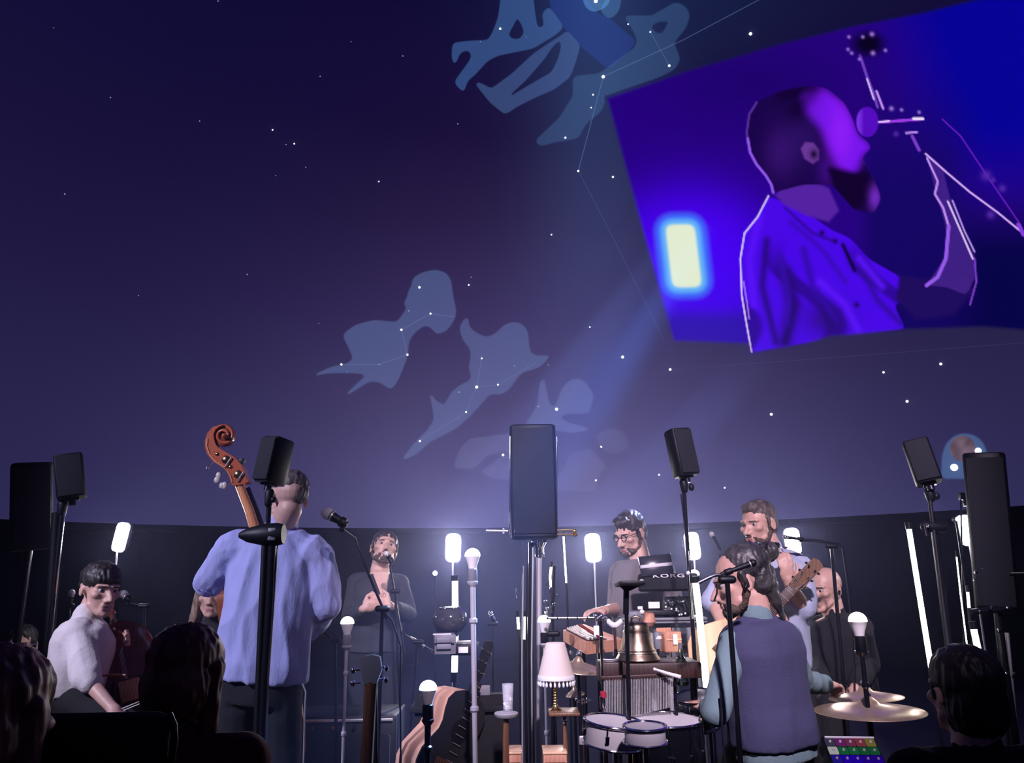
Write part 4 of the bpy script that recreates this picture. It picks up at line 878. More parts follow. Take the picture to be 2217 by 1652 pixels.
b = MB(); b.tube([P(124, 1110, Y+.02), P(112, 1300, Y+.02), P(100, 1500, Y+.02), P(88, 1660, Y+.02)], .024, 12); T(b, 'thick_tube', M['black'], st)
b = MB(); b.box(P(133, 1480, Y-.06), (.05, .03, .055), None, .008); T(b, 'lever', M['black'], st)
b = MB(); b.box(P(109, 1512, Y-.06), (.014, .02, .035), None, .004); T(b, 'latch', M['chrome'], st)
Y = 3.7
R1 = rot(math.radians(-20), math.radians(-5), math.radians(4)); R1 = rot(math.radians(22), math.radians(-7), math.radians(-5)); speaker('small_speaker', 'small black speaker with pale side edge on a pole, right of the tall central speaker', P(1475, 981, Y), (S(50, Y), S(40, Y), S(104, Y)), R1)
st = stand('speaker_stand', 'slim chromed pole stand in front of the right-hand lamp panel', 'stand', P(1479, 1036, Y), .010, lower=.015, split=.15, foot=P(1518, 1652, Y), collar=True)
b = MB(); b.cap(P(1480, 1046, Y), P(1482, 1060, Y), .021, .018); b.ball(P(1497, 1055, Y-.02), (.014, .012, .018), 12); T(b, 'clamp', M['black'], st)
b = MB(); b.tube([P(1474, 1070, Y-.02), P(1490, 1200, Y-.02), P(1500, 1340, Y-.02)], .0032, 8); T(b, 'pole_highlight', M['chrome'], st, 'bright strip set in for the highlight along the stand')  # chrome strip stands in for the bright highlight down this pole
b = MB(); b.ball(P(1490, 1241, Y-.02), .010, 12); T(b, 'ball_joint', M['plastic_white'], st)
Y = 3.5
R1 = rot(math.radians(-26), math.radians(-8), math.radians(-10)); speaker('small_speaker', 'small black speaker tilted on a pole left of the right tall speaker', P(1996, 1001, Y), (S(52, Y), S(52, Y), S(96, Y)), R1)
st = stand('speaker_stand', 'black pole stand carrying the tilted speaker, right of the long lit tube', 'stand', P(2010, 1056, Y), .009, 'black', lower=.014, split=.0, foot=P(2080, 1652, Y-.1), collar=False)
b = MB(); b.cap(P(2012, 1066, Y), P(2015, 1080, Y), .022, .018); b.ball(P(2028, 1074, Y-.01), (.014, .012, .016), 10); T(b, 'clamp', M['black'], st)
b = MB(); b.cap(P(2005, 1140, Y), P(2040, 1142, Y), .024, .024); T(b, 'second_clamp', M['black'], st)
b = MB(); b.tube([P(2022, 1140, Y+.02), P(2042, 1300, Y+.02), P(2064, 1480, Y+.02), P(2084, 1660, Y+.02)], .015, 12); T(b, 'thick_tube', M['black'], st)
b = MB(); b.tube([P(2002, 1135, Y-.03), P(2008, 1160, Y-.03)], .006, 8); b.ball(P(2010, 1139, Y-.035), .008, 8); T(b, 'latch', M['chrome'], st)
# tall ones
Y = 3.9
R1 = rot(math.radians(1), 0, 0); tc = speaker('tall_speaker', 'tall dark column speaker standing over the middle of the stage', P(1154, 1044, Y), (S(98, Y), S(86, Y), S(240, Y)), R1, rounded=.02, bracket=False)
for xx in (1104.5, 1205.5):
    b = MB(); b.cap(P(xx, 945, Y-.08), P(xx-2*(xx < 1150)*.5, 1158, Y-.08), .0028, .0035); T(b, 'edge_highlight', M['chrome'], tc, 'added bright strip for the lit edge')  # light along the cabinet edges, put in as chrome strips
st = stand('speaker_stand', 'silver pole stand under the tall central speaker', 'stand', P(1167, 1168, Y), .013, 'greypole', lower=.0135, split=.03, foot=P(1163, 1690, Y), collar=False)
b = MB(); b.box(P(1167, 1172, Y), (.075, .06, .016), None, .004); b.lathe([(.022, -.09), (.022, -.045), (.034, -.025), (.036, -.01)], P(1167, 1165, Y), n=16); T(b, 'socket', M['chrome'], st)
b = MB(); b.ball(P(1176, 1203, Y-.02), .009, 10); b.cyl(P(1168, 1203, Y), P(1176, 1203, Y-.02), .004); T(b, 'knob', M['chrome'], st)
b = MB(); b.tube([P(1150, 1175, Y-.02), P(1148, 1400, Y-.02), P(1152, 1660, Y-.02)], .013, 12); T(b, 'side_tube', M['blackm'], st)
for xx in (1133, 1142, 1154):
    b = MB(); b.tube([P(xx, 1185 if xx > 1140 else 1225, Y-.05), P(xx-3, 1420, Y-.05), P(xx-2, 1660, Y-.05)], .004, 8); T(b, 'rod', M['steel' if xx != 1142 else 'blackm'], st)
b = MB(); b.tube([P(1135, 1170, Y-.06), P(1128, 1200, Y-.06), P(1131, 1235, Y-.06), P(1126, 1280, Y-.06)], .003, 8); b.box(P(1118, 1284, Y-.06), (.006, .02, .045), None, .002); T(b, 'hooked_rod', M['chrome'], st)
b = MB(); b.box(P(1124, 1150, Y-.1), (.045, .008, .012)); b.tube([P(1052, 1149, Y-.1), P(1100, 1150, Y-.1)], .006, 8); b.ball(P(1090, 1146, Y-.1), .006, 8); b.ball(P(1090, 1154, Y-.1), .006, 8); T(b, 'cross_arm', M['steel'], st)
b = MB(); b.tube([P(1206, 1148, Y-.1), P(1240, 1147, Y-.1)], .003, 8); b.tube([P(1206, 1157, Y-.1), P(1240, 1157, Y-.1)], .003, 8); b.ball(P(1244, 1150, Y-.1), (.012, .010, .010), 10); b.ball(P(1245, 1158, Y-.1), (.014, .010, .008), 10); T(b, 'cross_arm', M['brass'], st)
Y = 4.3
speaker('tall_speaker', 'tall black speaker with paler side at the far left edge', P(68, 1097, Y), (S(78, Y), S(64, Y), S(184, Y)), rot(math.radians(34), 0, math.radians(-6)), rounded=.03, bracket=False, m='grille')
stand('speaker_stand', 'thick black stand under the far left tall speaker', 'stand', P(62, 1192, Y), .02, lower=.03, split=.3)
Y = 3.6
speaker('tall_speaker', 'tall black column speaker at the right edge, in front of the moon', P(2144, 1150, Y), (S(80, Y), S(56, Y), S(330, Y)), rot(math.radians(-30), 0, math.radians(3.5)), rounded=.03, bracket=False)
stand('speaker_stand', 'black stand under the right tall speaker', 'stand', P(2160, 1322, Y), .018, lower=.024, split=.4, foot=P(2185, 1700, Y))

# ------------------------------------------------------------------ lamps
def panel_lamp(px, py, w, h, Y, label, tilt=0, lean=0, pole=True, face=0):
    c = P(px, py, Y); W_, H_ = S(w, Y), S(h, Y); R = rot(face, 0, math.radians(tilt))
    o = empty('lamp_panel', V((c.x, Y, 0)), label, 'lamp', 'rounded white lamp panels on poles behind the band')
    def rr(w_, h_, y):
        r = min(w_, h_)*.34; pts = []
        for k, (sx, sz) in enumerate(((1, 1), (-1, 1), (-1, -1), (1, -1))):
            for a in range(5):
                t = math.radians(90*k+22.5*a); pts.append(c+R@V((sx*(w_/2-r)+r*math.cos(t), y, sz*(h_/2-r)+r*math.sin(t))))
        return pts
    b = MB(); b.loft([rr(W_*1.12, H_*1.06, .03), rr(W_*1.12, H_*1.06, .004)]); T(b, 'housing', M['black'], o)
    b = MB(); b.loft([rr(W_, H_, .003), rr(W_, H_, -.012), rr(W_*.8, H_*.9, -.02)]); T(b, 'lit_panel', M['panel'], o, 'glowing white face')
    if pole:
        b = MB(); b.tube([c-R@V((0, 0, H_*.52)), V((c.x+lean, Y, 0))], .006, 8); T(b, 'pole', M['steel'], o)
        b = MB(); b.lathe([(.12, 0), (.12, .012), (.02, .03)], (c.x+lean, Y, 0)); T(b, 'foot', M['blackm'], o)
    return o
panel_lamp(262, 1163, 25, 60, 5.0, 'rounded white lamp panel above the cellist, far left', 9)
panel_lamp(981, 1186, 30, 58, 5.7, 'rounded white lamp panel left of the tall central speaker', 1)
panel_lamp(1284, 1186, 31, 58, 5.7, 'rounded white lamp panel just left of the man with glasses', -3)
panel_lamp(1499, 1182, 29, 56, 5.9, 'rounded white lamp panel behind the slim chromed stand', -4)
panel_lamp(1716, 1172, 30, 54, 5.6, 'rounded white lamp panel right of the guitarist\'s head', -3)
panel_lamp(2092, 1148, 26, 62, 4.6, 'rounded white lamp panel partly behind the right tall speaker', -5)
def bulb_lamp(px, top, w, Y, label, dark=0, foot=None, poler=.010, m='greypole', sock=24, pole_m=None):
    """LED bulb: lit dome, white cone, socket and a plain pole"""
    s = S(w, Y)/2; c = P(px, top+w*.45, Y); ft = V((c.x, Y, 0)) if foot is None else V(foot)
    o = empty('bulb_lamp', ft, label, 'lamp', 'bare light bulbs on poles among the players'); ax = V((0, 0, 1))
    b = MB(); b.lathe([(s*.99, -.003)]+[(s*math.cos(math.radians(a)), s*.92*math.sin(math.radians(a))) for a in (0, 20, 40, 58, 74, 86)], c, ax, 22); T(b, 'lit_dome', M['bulb'], o, 'glowing white dome of the bulb')
    b = MB(); b.lathe([(s*.50, -s*1.62), (s*.60, -s*1.2), (s*.80, -s*.62), (s*.97, -s*.12), (s*.985, -.0035)], c, ax, 22); T(b, 'bulb_neck', M['plastic_white'], o, 'white plastic cone of the bulb')
    q = c-V((0, 0, s*1.62)); b = MB(); b.lathe([(s*.55, -s*1.6), (s*.62, -s*1.5), (s*.62, -s*.1), (s*.5, .0)], q, ax, 16); T(b, 'socket', M['greyplastic' if not dark else 'black'], o)
    q2 = q-V((0, 0, s*1.6)); b = MB(); b.lathe([(poler, -.02), (s*.7, -.006), (s*.7, 0), (poler, .006)], q2, ax, 16); T(b, 'flange', M[m], o)
    b = MB(); b.tube([q2, q2*.66+ft*.34, q2*.33+ft*.67, ft+V((0, 0, .01))], [poler, poler*.9, poler*.85, poler*.8], 10)
    for k in (.12, .38, .7): b.lathe([(poler*.9, -.012), (poler*1.5, -.006), (poler*1.5, .006), (poler*.9, .012)], q2*(1-k)+ft*k, ax, 10)
    T(b, 'pole', M[m], o)
    b = MB(); b.lathe([(.13, 0), (.13, .012), (.02, .03)], ft); T(b, 'foot', M['blackm'], o)
    return o
bulb_lamp(1023, 1188, 33, 3.2, 'tallest bare light bulb on a grey pole, left of the central stand', foot=V((P(1033, 1652, 3.2).x, 3.2, 0)), poler=.011)
bulb_lamp(752, 1336, 28, 3.7, 'bare light bulb on a pole right beside the bass player\'s arm', poler=.008)
bulb_lamp(927, 1475, 36, 2.9, 'lowest bare light bulb, above the orange guitar', dark=1, poler=.011, m='blackm')
bulb_lamp(1857, 1327, 37, 3.0, 'bare light bulb on a black pole right of the bald man', dark=1, poler=.009, m='blackm')
bulb_lamp(1178, 1333, 27, 3.65, 'bare light bulb beside the central pole, behind a horizontal bar', dark=1, poler=.008)
bulb_lamp(1503, 1234, 22, 4.4, 'small bare bulb above the lit tube behind the drummer', dark=1, poler=.006)
def tube_lamp(pts, r, Y, label, grp='glowing white tubes standing among the equipment'):
    Pp = [P(x, y, Y) for x, y in pts]; o = empty('light_tube', V((Pp[-1].x, Y, 0)), label, 'lamp', grp)
    T(MB().tube(Pp, r, 12), 'lit_tube', M['tube'], o, 'glowing white tube')
    d = (Pp[-1]-Pp[-2]).normalized()
    T(MB().cyl(Pp[-1], Pp[-1]+d*.05, r*1.25), 'end_cap', M['black'], o); T(MB().cyl(Pp[0]-(Pp[1]-Pp[0]).normalized()*.03, Pp[0], r*1.25), 'end_cap', M['black'], o)
    e = Pp[-1]+d*.05; T(MB().cyl(e, V((e.x, Y, 0)), .007), 'pole', M['blackm'], o); return o
tube_lamp([(985, 1258), (986, 1372), (984, 1455)], .0165, 4.4, 'lit white tube standing behind the glossy black pot')
tube_lamp([(1506, 1262), (1514, 1330), (1518, 1375), (1530, 1488)], .0155, 3.75, 'slanting lit white tube just left of the drummer')
tube_lamp([(1968, 1146), (1986, 1260), (2016, 1446)], .0105, 3.4, 'long thin lit tube at the right, left of the black stand')
tube_lamp([(2108, 1362), (2114, 1390), (2122, 1425)], .012, 3.3, 'short lit tube above the right audience head')
tube_lamp([(2095, 1282), (2098, 1316)], .006, 3.7, 'very short lit tube in the dark under the right tall speaker')
tube_lamp([(2071, 1206), (2080, 1290), (2094, 1400)], .003, 3.7, 'hair-thin shiny rod with its glint made to glow, beside the right tall speaker')  # a shiny pole, no lamp: its highlight is given as emission
tube_lamp([(1138, 1335), (1137, 1384)], .010, 4.2, 'short bright tube between the central poles, the right one')
tube_lamp([(1121, 1336), (1123, 1362)], .007, 4.2, 'short bright tube left of the central poles')
tube_lamp([(1220, 1162), (1223, 1210), (1226, 1262)], .005, 4.4, 'thin bright rod right of the tall central speaker')
tube_lamp([(1193, 1228), (1191, 1250), (1193, 1272)], .006, 4.3, 'short bright rod beside the silver central pole')
for px, py, r, Yq, lab in ((942, 1241, 5, 4.9, 'small bluish lamp left of the lit tube in the middle'), (2074, 1124, 5, 4.2, 'small white lamp at the edge of the right lamp panel')):
    c = P(px, py, Yq); o = empty('small_lamp', V((c.x, Yq, 0)), lab, 'lamp'); T(MB().ball(c, S(r, Yq), 12), 'lit_face', M['led'], o)
    T(MB().lathe([(S(r, Yq)*.6, .0), (S(r, Yq)*1.1, .012), (S(r, Yq), .04)], c, (0, 1, 0), 12), 'housing', M['black'], o); T(MB().cyl(c+V((0, .02, 0)), V((c.x, Yq+.02, 0)), .006), 'pole', M['blackm'], o)

# ------------------------------------------------------------------ microphones
def mic(tip, tail, label, stand_pts=None, r=.026, Yq=None, boom=None, clip=True, ballm='steel', hook=None):
    """a hand microphone on its stand: mesh ball, tapered body, clip, boom and poles"""
    a, c = V(tip), V(tail); d = (c-a).normalized(); foot = V(stand_pts[-1]); o = empty('microphone_stand', V((foot.x, foot.y, 0)), label, 'microphone')
    b = MB(); b.ball(a, (r, r, r*1.05), 16, frame(d)); T(b, 'mesh_head', M['wiremesh' if ballm == 'steel' else ballm], o, 'round wire mesh head')
    b = MB(); b.lathe([(r*.80, r*.5), (r*.88, r*.75), (r*.80, r*1.1), (r*.72, r*1.4), (r*.48, (c-a).length)], a, d, 16); T(b, 'body', M['black'], o)
    b = MB(); b.lathe([(r*.89, r*.72), (r*.93, r*.85), (r*.89, r*1.0)], a, d, 16); T(b, 'ring', M['steel'], o)
    q = a+(c-a)*.75; b = MB(); b.lathe([(r*.75, -.012), (r*.85, -.008), (r*.85, .012), (r*.6, .016)], q, d, 14); b.ball(q+V((0, 0, -r*1.1)), r*.45, 10); T(b, 'clip', M['black'], o)
    pts = [V(p) for p in (boom or [])]
    if pts: T(MB().tube([q-V((0, 0, r))]+pts, .0055, 8), 'boom', M['blackm'], o)
    j = V(stand_pts[0]); T(MB().cap(j-V((.018, 0, 0)), j+V((.018, 0, 0)), .013), 'joint', M['black'], o)
    T(MB().cyl(j, foot+V((0, 0, .02)), .0085), 'pole', M['blackm'], o)
    for aa in (80, 200, 320):
        e = V((math.cos(math.radians(aa)), math.sin(math.radians(aa)), 0)); T(MB().tube([foot+V((0, 0, .12)), foot+e*.24+V((0, 0, .01))], .007, 8), 'leg', M['blackm'], o)
    return o
Y = 3.3
mic(P(709, 1112, Y), P(752, 1137, Y), 'silver-headed microphone on a long boom just right of the bass player', [P(828, 1318, Y), V((P(815, 1652, Y).x, Y, 0))], r=S(13.5, Y), boom=[P(770, 1165, Y), P(790, 1225, Y), P(826, 1310, Y), P(838, 1340, Y)])
Y = 4.5
mic(P(836, 1199, Y), P(850, 1219, Y), 'small bright microphone on a straight stand right at the singer\'s mouth', [P(856, 1280, Y), V((P(880, 1652, Y).x, Y, 0))], r=S(6, Y), boom=[P(844, 1225, Y), P(851, 1262, Y), P(870, 1380, Y), P(877, 1425, Y)], ballm='plastic_white')
Y = 2.65
o = mic(P(1630, 1219, Y), P(1560, 1244, Y), 'black boom microphone in front of the drummer\'s temple', [P(1574, 1255, Y), V((P(1597, 1652, Y).x, Y-.02, 0))], r=S(8, Y), boom=[P(1550, 1245, Y), P(1536, 1250, Y), P(1512, 1262, Y)], ballm='black')
T(MB().tube([P(1553, 1265, Y), P(1552, 1285, Y), P(1546, 1302, Y)], .003, 6), 'cable', M['black'], o)
Y = 4.6
mic(P(1541, 1156, Y), P(1562, 1192, Y), 'slim black microphone left of the guitarist', [P(1567, 1204, Y), V((P(1574, 1652, Y).x, Y, 0))], r=S(5, Y), ballm='steel')
Y = 4.1
mic(P(267, 1287, Y), P(282, 1300, Y), 'dull grey microphone to the right of the cellist\'s face', [P(312, 1312, Y), V((P(330, 1652, Y).x, Y, 0))], r=S(9, Y), boom=[P(290, 1308, Y), P(316, 1314, Y)])
mic(P(155, 1284, 4.5), P(150, 1306, 4.5), 'pale microphone head between stand and cellist', [P(150, 1312, 4.5), V((P(150, 1652, 4.5).x, 4.5, 0))], r=S(7, 4.5), ballm='plastic_white')
Y = 3.9
mic(P(1700, 1163, Y), P(1742, 1168, Y), 'chrome microphone on a horizontal boom right of the guitarist', [P(1800, 1182, Y), V((P(1838, 1652, Y).x, Y, 0))], r=S(5, Y), boom=[P(1760, 1170, Y), P(1800, 1176, Y), P(1815, 1177, Y)], ballm='chrome')
T(MB().tube([P(1812, 1176, Y), P(1824, 1186, Y), P(1832, 1240, Y), P(1842, 1330, Y), P(1850, 1450, Y), P(1850, 1560, Y)], .005, 6), 'cable', M['black'], bpy.data.objects['microphone_stand.006'])
Y = 3.5
mic(P(1236, 1414, Y), P(1212, 1388, Y), 'silver tube microphone slanting over the cymbals', [P(1198, 1372, Y), V((P(1190, 1652, Y).x, Y, 0))], r=S(4, Y), ballm='chrome')
Y = 4.2
mic(P(698, 1366, Y), P(715, 1380, Y), 'thin bright microphone low behind the bass player\'s sleeve', [P(726, 1388, Y), V((P(735, 1652, Y).x, Y, 0))], r=S(4, Y), boom=[P(665, 1366, Y), P(730, 1392, Y)], ballm='chrome')
mic(P(915, 1398, 4.4), P(950, 1416, 4.4), 'silver boom microphone pointing at the grey boxes left of centre', [P(905, 1390, 4.4), V((P(872, 1652, 4.4).x, 4.4, 0))], r=S(4, 4.4), boom=[P(870, 1368, 4.4), P(900, 1385, 4.4), P(950, 1420, 4.4)], ballm='chrome')

# ------------------------------------------------------------------ the double bass
def bowed(name, label, cat, body_c, up, fr, L, wid, wood, neckm, parts=True, depth=.2):
    """waisted soundbox: outline extruded, arched edges, f-holes, fingerboard, bridge"""
    up = V(up).normalized(); fr = V(fr).normalized(); rt = up.cross(fr).normalized(); fr = rt.cross(up); c = V(body_c)
    out = []
    prof = [(0, .0), (.0, .30), (.03, .70), (.10, .93), (.20, 1.0), (.30, .93), (.40, .72), (.47, .62), (.56, .60), (.63, .66), (.70, .76), (.80, .77), (.88, .66), (.94, .42), (.975, .14)]
    hw = wid/2
    side = [(hw*w, -L/2+L*t) for t, w in prof[1:]]
    pts = side+[(-x, y) for x, y in side[::-1]]
    b = MB(); rings = []
    for s, z in ((.94, -depth/2-.012), (1, -depth/2), (.985, -depth/2+.01), (.985, depth/2-.01), (1, depth/2), (.94, depth/2+.012)): rings.append([c+rt*x*s+up*y*(s if abs(y) > 0 else 1)+fr*z for x, y in pts])
    b.loft(rings); base = c-up*L/2-up*.25; o = empty(name, V((base.x, base.y, 0)), label, cat); T(b, 'body', wood, o, angle=50)
    for e in (-1, 1):
        b = MB(); b.tube([c+rt*e*hw*x+up*L*y+fr*(depth/2+.012) for x, y in ((.30, .06), (.36, .02), (.42, -.06), (.50, -.10))], .007, 8); T(b, 'sound_hole', M['ebony'], o)
    b = MB(); b.box(c-up*L*.03+fr*(depth/2+.05), (hw*.5, .012, .09), Matrix((rt, fr, up)).transposed(), .004); T(b, 'bridge', M['neckwood'], o)
    b = MB(); b.prism([c+rt*x*hw+up*L*y+fr*(depth/2+.04) for x, y in ((-.10, -.12), (.10, -.12), (.06, -.40), (-.06, -.40))], fr*.012); T(b, 'tailpiece', M['ebony'], o)
    T(MB().cyl(c-up*L/2, V((c.x-up.x/up.z*(c.z-L*up.z/2-0)*.0, c.y, c.z))-up*L/2-up*max(.02, (c.z-L/2*up.z)/up.z-.01), .006), 'endpin', M['steel'], o)
    return o, rt, up, fr
Y = 3.85
nb_, nt_ = P(553, 1150, Y-.06), P(521, 1052, Y-.06); upv = (nt_-nb_).normalized()
bc = nb_-upv*.86; bc.y = Y+.10
db, rt, upv, fr = bowed('double_bass', 'orange-brown double bass with a large scroll held by the man in blue', 'double bass', P(556, 1420, Y+.04), (P(532, 1052, Y)-P(556, 1330, Y)), V((.82, .57, 0)), 1.10, .52, M['varnish'], M['neckwood'])
b = MB(); nk = [(P(588, 1270, Y), .030), (P(556, 1160, Y-.03), .0245), (P(540, 1105, Y-.03), .0225), (P(523, 1062, Y-.03), .021), (P(519, 1048, Y-.03), .024)]
b.tube([p for p, r in nk], [r for p, r in nk], 16); T(b, 'neck', M['neckwood'], db, 'pale orange neck')
b = MB(); b.tube([P(598, 1270, Y+.02), P(568, 1160, Y), P(550, 1105, Y), P(532, 1058, Y)], [.020, .016, .014, .013], 8, flat=1.6); T(b, 'fingerboard', M['ebony'], db)
# pegbox and scroll: outline in the picture of the head, given real thickness
Yh = Y-.03
spine_pts = []
def scroll_outline():
    # photo-pixel outline of pegbox running into the back of the scroll
    return [(517, 1050), (538, 1043), (533, 1035), (526, 1014), (520, 1002), (508, 990), (495, 982), (481, 974), (470, 967), (466, 960), (463, 950), (462, 940), (466, 930), (474, 924), (484, 920), (474, 921), (461, 924), (449, 937), (443, 955), (444, 970), (449, 984), (460, 998), (475, 1008), (484, 1014), (491, 1020), (496, 1032), (500, 1046), (505, 1052)]
tk = .058
so = [P(x, y, Yh-tk/2) for x, y in scroll_outline()]
b = MB(); b.prism(so, V((0, tk, 0))); T(b, 'pegbox', M['varnish'], db, 'orange scroll and pegbox')
b = MB(); cx_, cy_ = 485, 943; pts = []; rs = []
for i in range(64):
    t = i/63; a = math.radians(170-760*t*.93) ; rr = 24.5*(1-t)**.85*.84+2.2
    pts.append(P(cx_+rr*math.cos(a), cy_-rr*math.sin(a), Yh-.005-.028*t)); rs.append(S(4.6*(1-.45*t), Yh))
b.tube(pts, rs, 10); b.ball(P(cx_, cy_, Yh-.04), (.012, .012, .012), 12)
T(b, 'scroll', M['varnish'], db, 'spiral of the scroll')
b = MB(); b.lathe([(S(24, Yh), -.020), (S(25, Yh), 0), (S(24, Yh), .020), (S(8, Yh), .026)], P(cx_, cy_, Yh+.005), (0, 1, 0), 28); T(b, 'scroll_core', M['redvarnish'], db, 'dark hollow of the scroll')
b = MB(); b.tube([P(x, y, Yh-tk/2-.002) for x, y in ((449, 950), (448, 966), (454, 984), (468, 1000), (487, 1012))], .0035, 6); b.tube([P(x, y, Yh-tk/2-.002) for x, y in ((491, 1018), (499, 1030), (503, 1044))], .0035, 6); T(b, 'edge_bead', M['neckwood'], db, 'pale edge line of the pegbox')
for x, y in ((489, 995), (515, 1027)):
    b = MB(); b.lathe([(.020, 0), (.020, .004), (.012, .010), (.004, .012)], P(x, y, Yh-tk/2), (0, -1, 0), 18); T(b, 'gear_wheel', M['brass'], db, 'round brass tuning gear')
    b = MB(); b.cyl(P(x+12, y-5, Yh-tk/2-.008), P(x-2, y+16, Yh-tk/2-.008), .0035); T(b, 'worm_shaft', M['chrome'], db)
for x, y in ((470, 983), (499, 1011)):
    b = MB(); b.lathe([(.009, 0), (.009, .003), (.004, .007)], P(x, y, Yh-tk/2), (0, -1, 0), 14); T(b, 'bushing', M['brass'], db)
for (x0, y0), (x1, y1), mm, r in (((463, 998), (449, 1012), 'chrome', .008), ((483, 1020), (473, 1030), 'pearl', .019), ((497, 1047), (486, 1051), 'pearl', .018), ((519, 1002), (524, 998), 'black', .013)):
    b = MB(); b.cyl(P(x0, y0, Yh-.01), P(x1, y1, Yh-.02), .003); c = P(x1, y1, Yh-.02)
    if mm == 'pearl': b2 = MB(); b2.ball(c, (r*.72, .007, r), 14); b2.ball(c+V((-.006 if y1 < 1040 else -.012, 0, -.020 if y1 < 1040 else .0)), (r*.78, .007, r*.85), 14)
    elif mm == 'black': b2 = MB(); b2.box(c, (.026, .02, .026), rot(0, 0, math.radians(30)), .003)
    else: b2 = MB(); b2.ball(c, r, 12)
    T(b, 'peg_shaft', M['chrome'], db); T(b2, 'tuning_key', M[mm], db)
for k in range(4):
    T(MB().tube([P(526+k*2.5, 1052, Y), P(560+k*3, 1160, Y+.03), P(592, 1400, Y+.20)], .0012, 5), 'string', M['steel'], db)

# cello and bow
ce, *_ = bowed('cello', 'dark red cello leaning against the seated woman', 'cello', P(272, 1488, 3.72), (P(250, 1345, 3.7)-P(272, 1480, 3.7)), V((.55, -.8, 0)), .60, .34, M['redvarnish'], M['redvarnish'], depth=.12)
b = MB(); b.tube([P(262, 1420, 3.68), P(252, 1370, 3.70), P(247, 1346, 3.74), P(243, 1334, 3.78)], [.020, .015, .013, .011], 10); T(b, 'neck', M['rose'], ce)
T(MB().ball(P(242, 1328, 3.80), (.018, .014, .022), 12), 'scroll', M['redvarnish'], ce)
for k in range(4): T(MB().tube([P(246+k*2, 1340, 3.70), P(268+k*3, 1470, 3.62)], .0011, 5), 'string', M['steel'], ce)
T(MB().tube([P(222, 1463, 3.52), P(240, 1461, 3.52), P(272, 1462, 3.52)], .005, 8), 'edge', M['neckwood'], ce)  # pale rod stands in for the highlight on the bout edge
o = empty('cello_bow', P(243, 1545, 3.34), 'thin cello bow in the cellist\'s lowered hand', 'bow'); T(MB().tube([P(240, 1545, 3.34), P(300, 1520, 3.34), P(330, 1505, 3.36)], .004, 8), 'stick', M['rose'], o)
T(MB().tube([P(240, 1549, 3.34), P(300, 1525, 3.34), P(330, 1508, 3.36)], .0018, 6), 'hair', M['card'], o); T(MB().box(P(246, 1546, 3.34), (.04, .012, .02), None, .003), 'frog', M['ebony'], o)

# ------------------------------------------------------------------ guitars
def guitar(label, body_c, up, fr, L, wid, depth, topm, sidem, neck_len, headm, hpins=True, hole=True, neckm='rose', fb=.052, strings=True, hd=1.0):
    up = V(up).normalized(); fr = V(fr).normalized(); rt = up.cross(fr).normalized(); fr = rt.cross(up); c = V(body_c)
    o = empty('guitar', c-up*L/2, label, 'guitar'); hw = wid/2
    prof = [(0, .32), (.04, .66), (.12, .90), (.22, 1.0), (.34, .98), (.46, .82), (.56, .68), (.64, .66), (.74, .72), (.84, .74), (.93, .60), (.985, .34), (1, .16)]
    side = [(hw*w, -L/2+L*t) for t, w in prof]; pts = side+[(-x, y) for x, y in side[::-1]]
    b = MB(); b.loft([[c+rt*x+up*y+fr*z for x, y in pts] for z in (-depth/2, depth/2)]); T(b, 'body', sidem, o, angle=30)
    b = MB(); b.prism([c+rt*x*.985+up*y*.99+fr*(depth/2) for x, y in pts], fr*.004); T(b, 'soundboard', topm, o)
    if hole: T(MB().lathe([(.048, 0), (.048, .0025)], c+up*L*.12+fr*(depth/2+.003), fr, 24), 'sound_hole', M['ebony'], o)
    T(MB().box(c-up*L*.20+fr*(depth/2+.008), (.15, .03, .010), Matrix((rt, up, fr)).transposed(), .003), 'bridge', M['rose'], o)
    R = Matrix((rt, up, fr)).transposed(); n0 = c+up*L*.30+fr*(depth/2+.006); n1 = c+up*(L/2+neck_len)+fr*(depth/2+.006)
    T(MB().box((n0+n1)/2-fr*.004, (fb, (n1-n0).length, .020), R, .005), 'neck', M[neckm], o)
    for k in range(12): T(MB().box(n1-up*(.02+.034*k)+fr*.0075, (.050, .002, .002), R), 'fret', M['steel'], o)
    hc = n1+up*.085-fr*.008; T(MB().prism([hc+rt*x*hd+up*y for x, y in ((-.026, -.085), (.026, -.085), (.040, -.05), (.036, .085), (.0, .095), (-.036, .085), (-.040, -.05))], -fr*.016), 'headstock', headm, o)
    for e in (-1, 1):
        for k in range(3):
            q = hc+rt*e*.022*hd+up*(-.045+.045*k); b = MB(); b.cyl(q, q+fr*.014, .0045); b.cyl(q-fr*.008, q-fr*.008+rt*e*.014, .004); b.ball(q-fr*.008+rt*e*.018, (.008, .008, .006), 10); T(b, 'tuning_peg', M['chrome'], o)
    for k in range(6 if strings else 0): T(MB().tube([c-up*L*.20+rt*(k-2.5)*.009+fr*(depth/2+.016), n1+rt*(k-2.5)*.0065+fr*.010, hc+rt*(-.022 if k < 3 else .022)+up*(-.04+.04*(k % 3))+fr*.012], .0008, 4), 'string', M['steel'], o)
    return o
Y = 3.88
gu = guitar('acoustic guitar with pale top and brown headstock played by the guitarist', P(1606, 1392, Y), P(1772, 1212, Y-.12)-P(1612, 1380, Y), V((-.25, -1, .15)), .48, .37, .10, M['spruce'], M['orangewood'], .11, M['brownwood'], hd=.78)
T(MB().tube([P(1600, 1340, Y-.1), P(1655, 1255, 3.97), P(1690, 1195, 4.06), P(1700, 1185, 4.2)], .018, 8, flat=.25), 'strap', M['rose'], gu, 'dark brown strap over the shoulder')
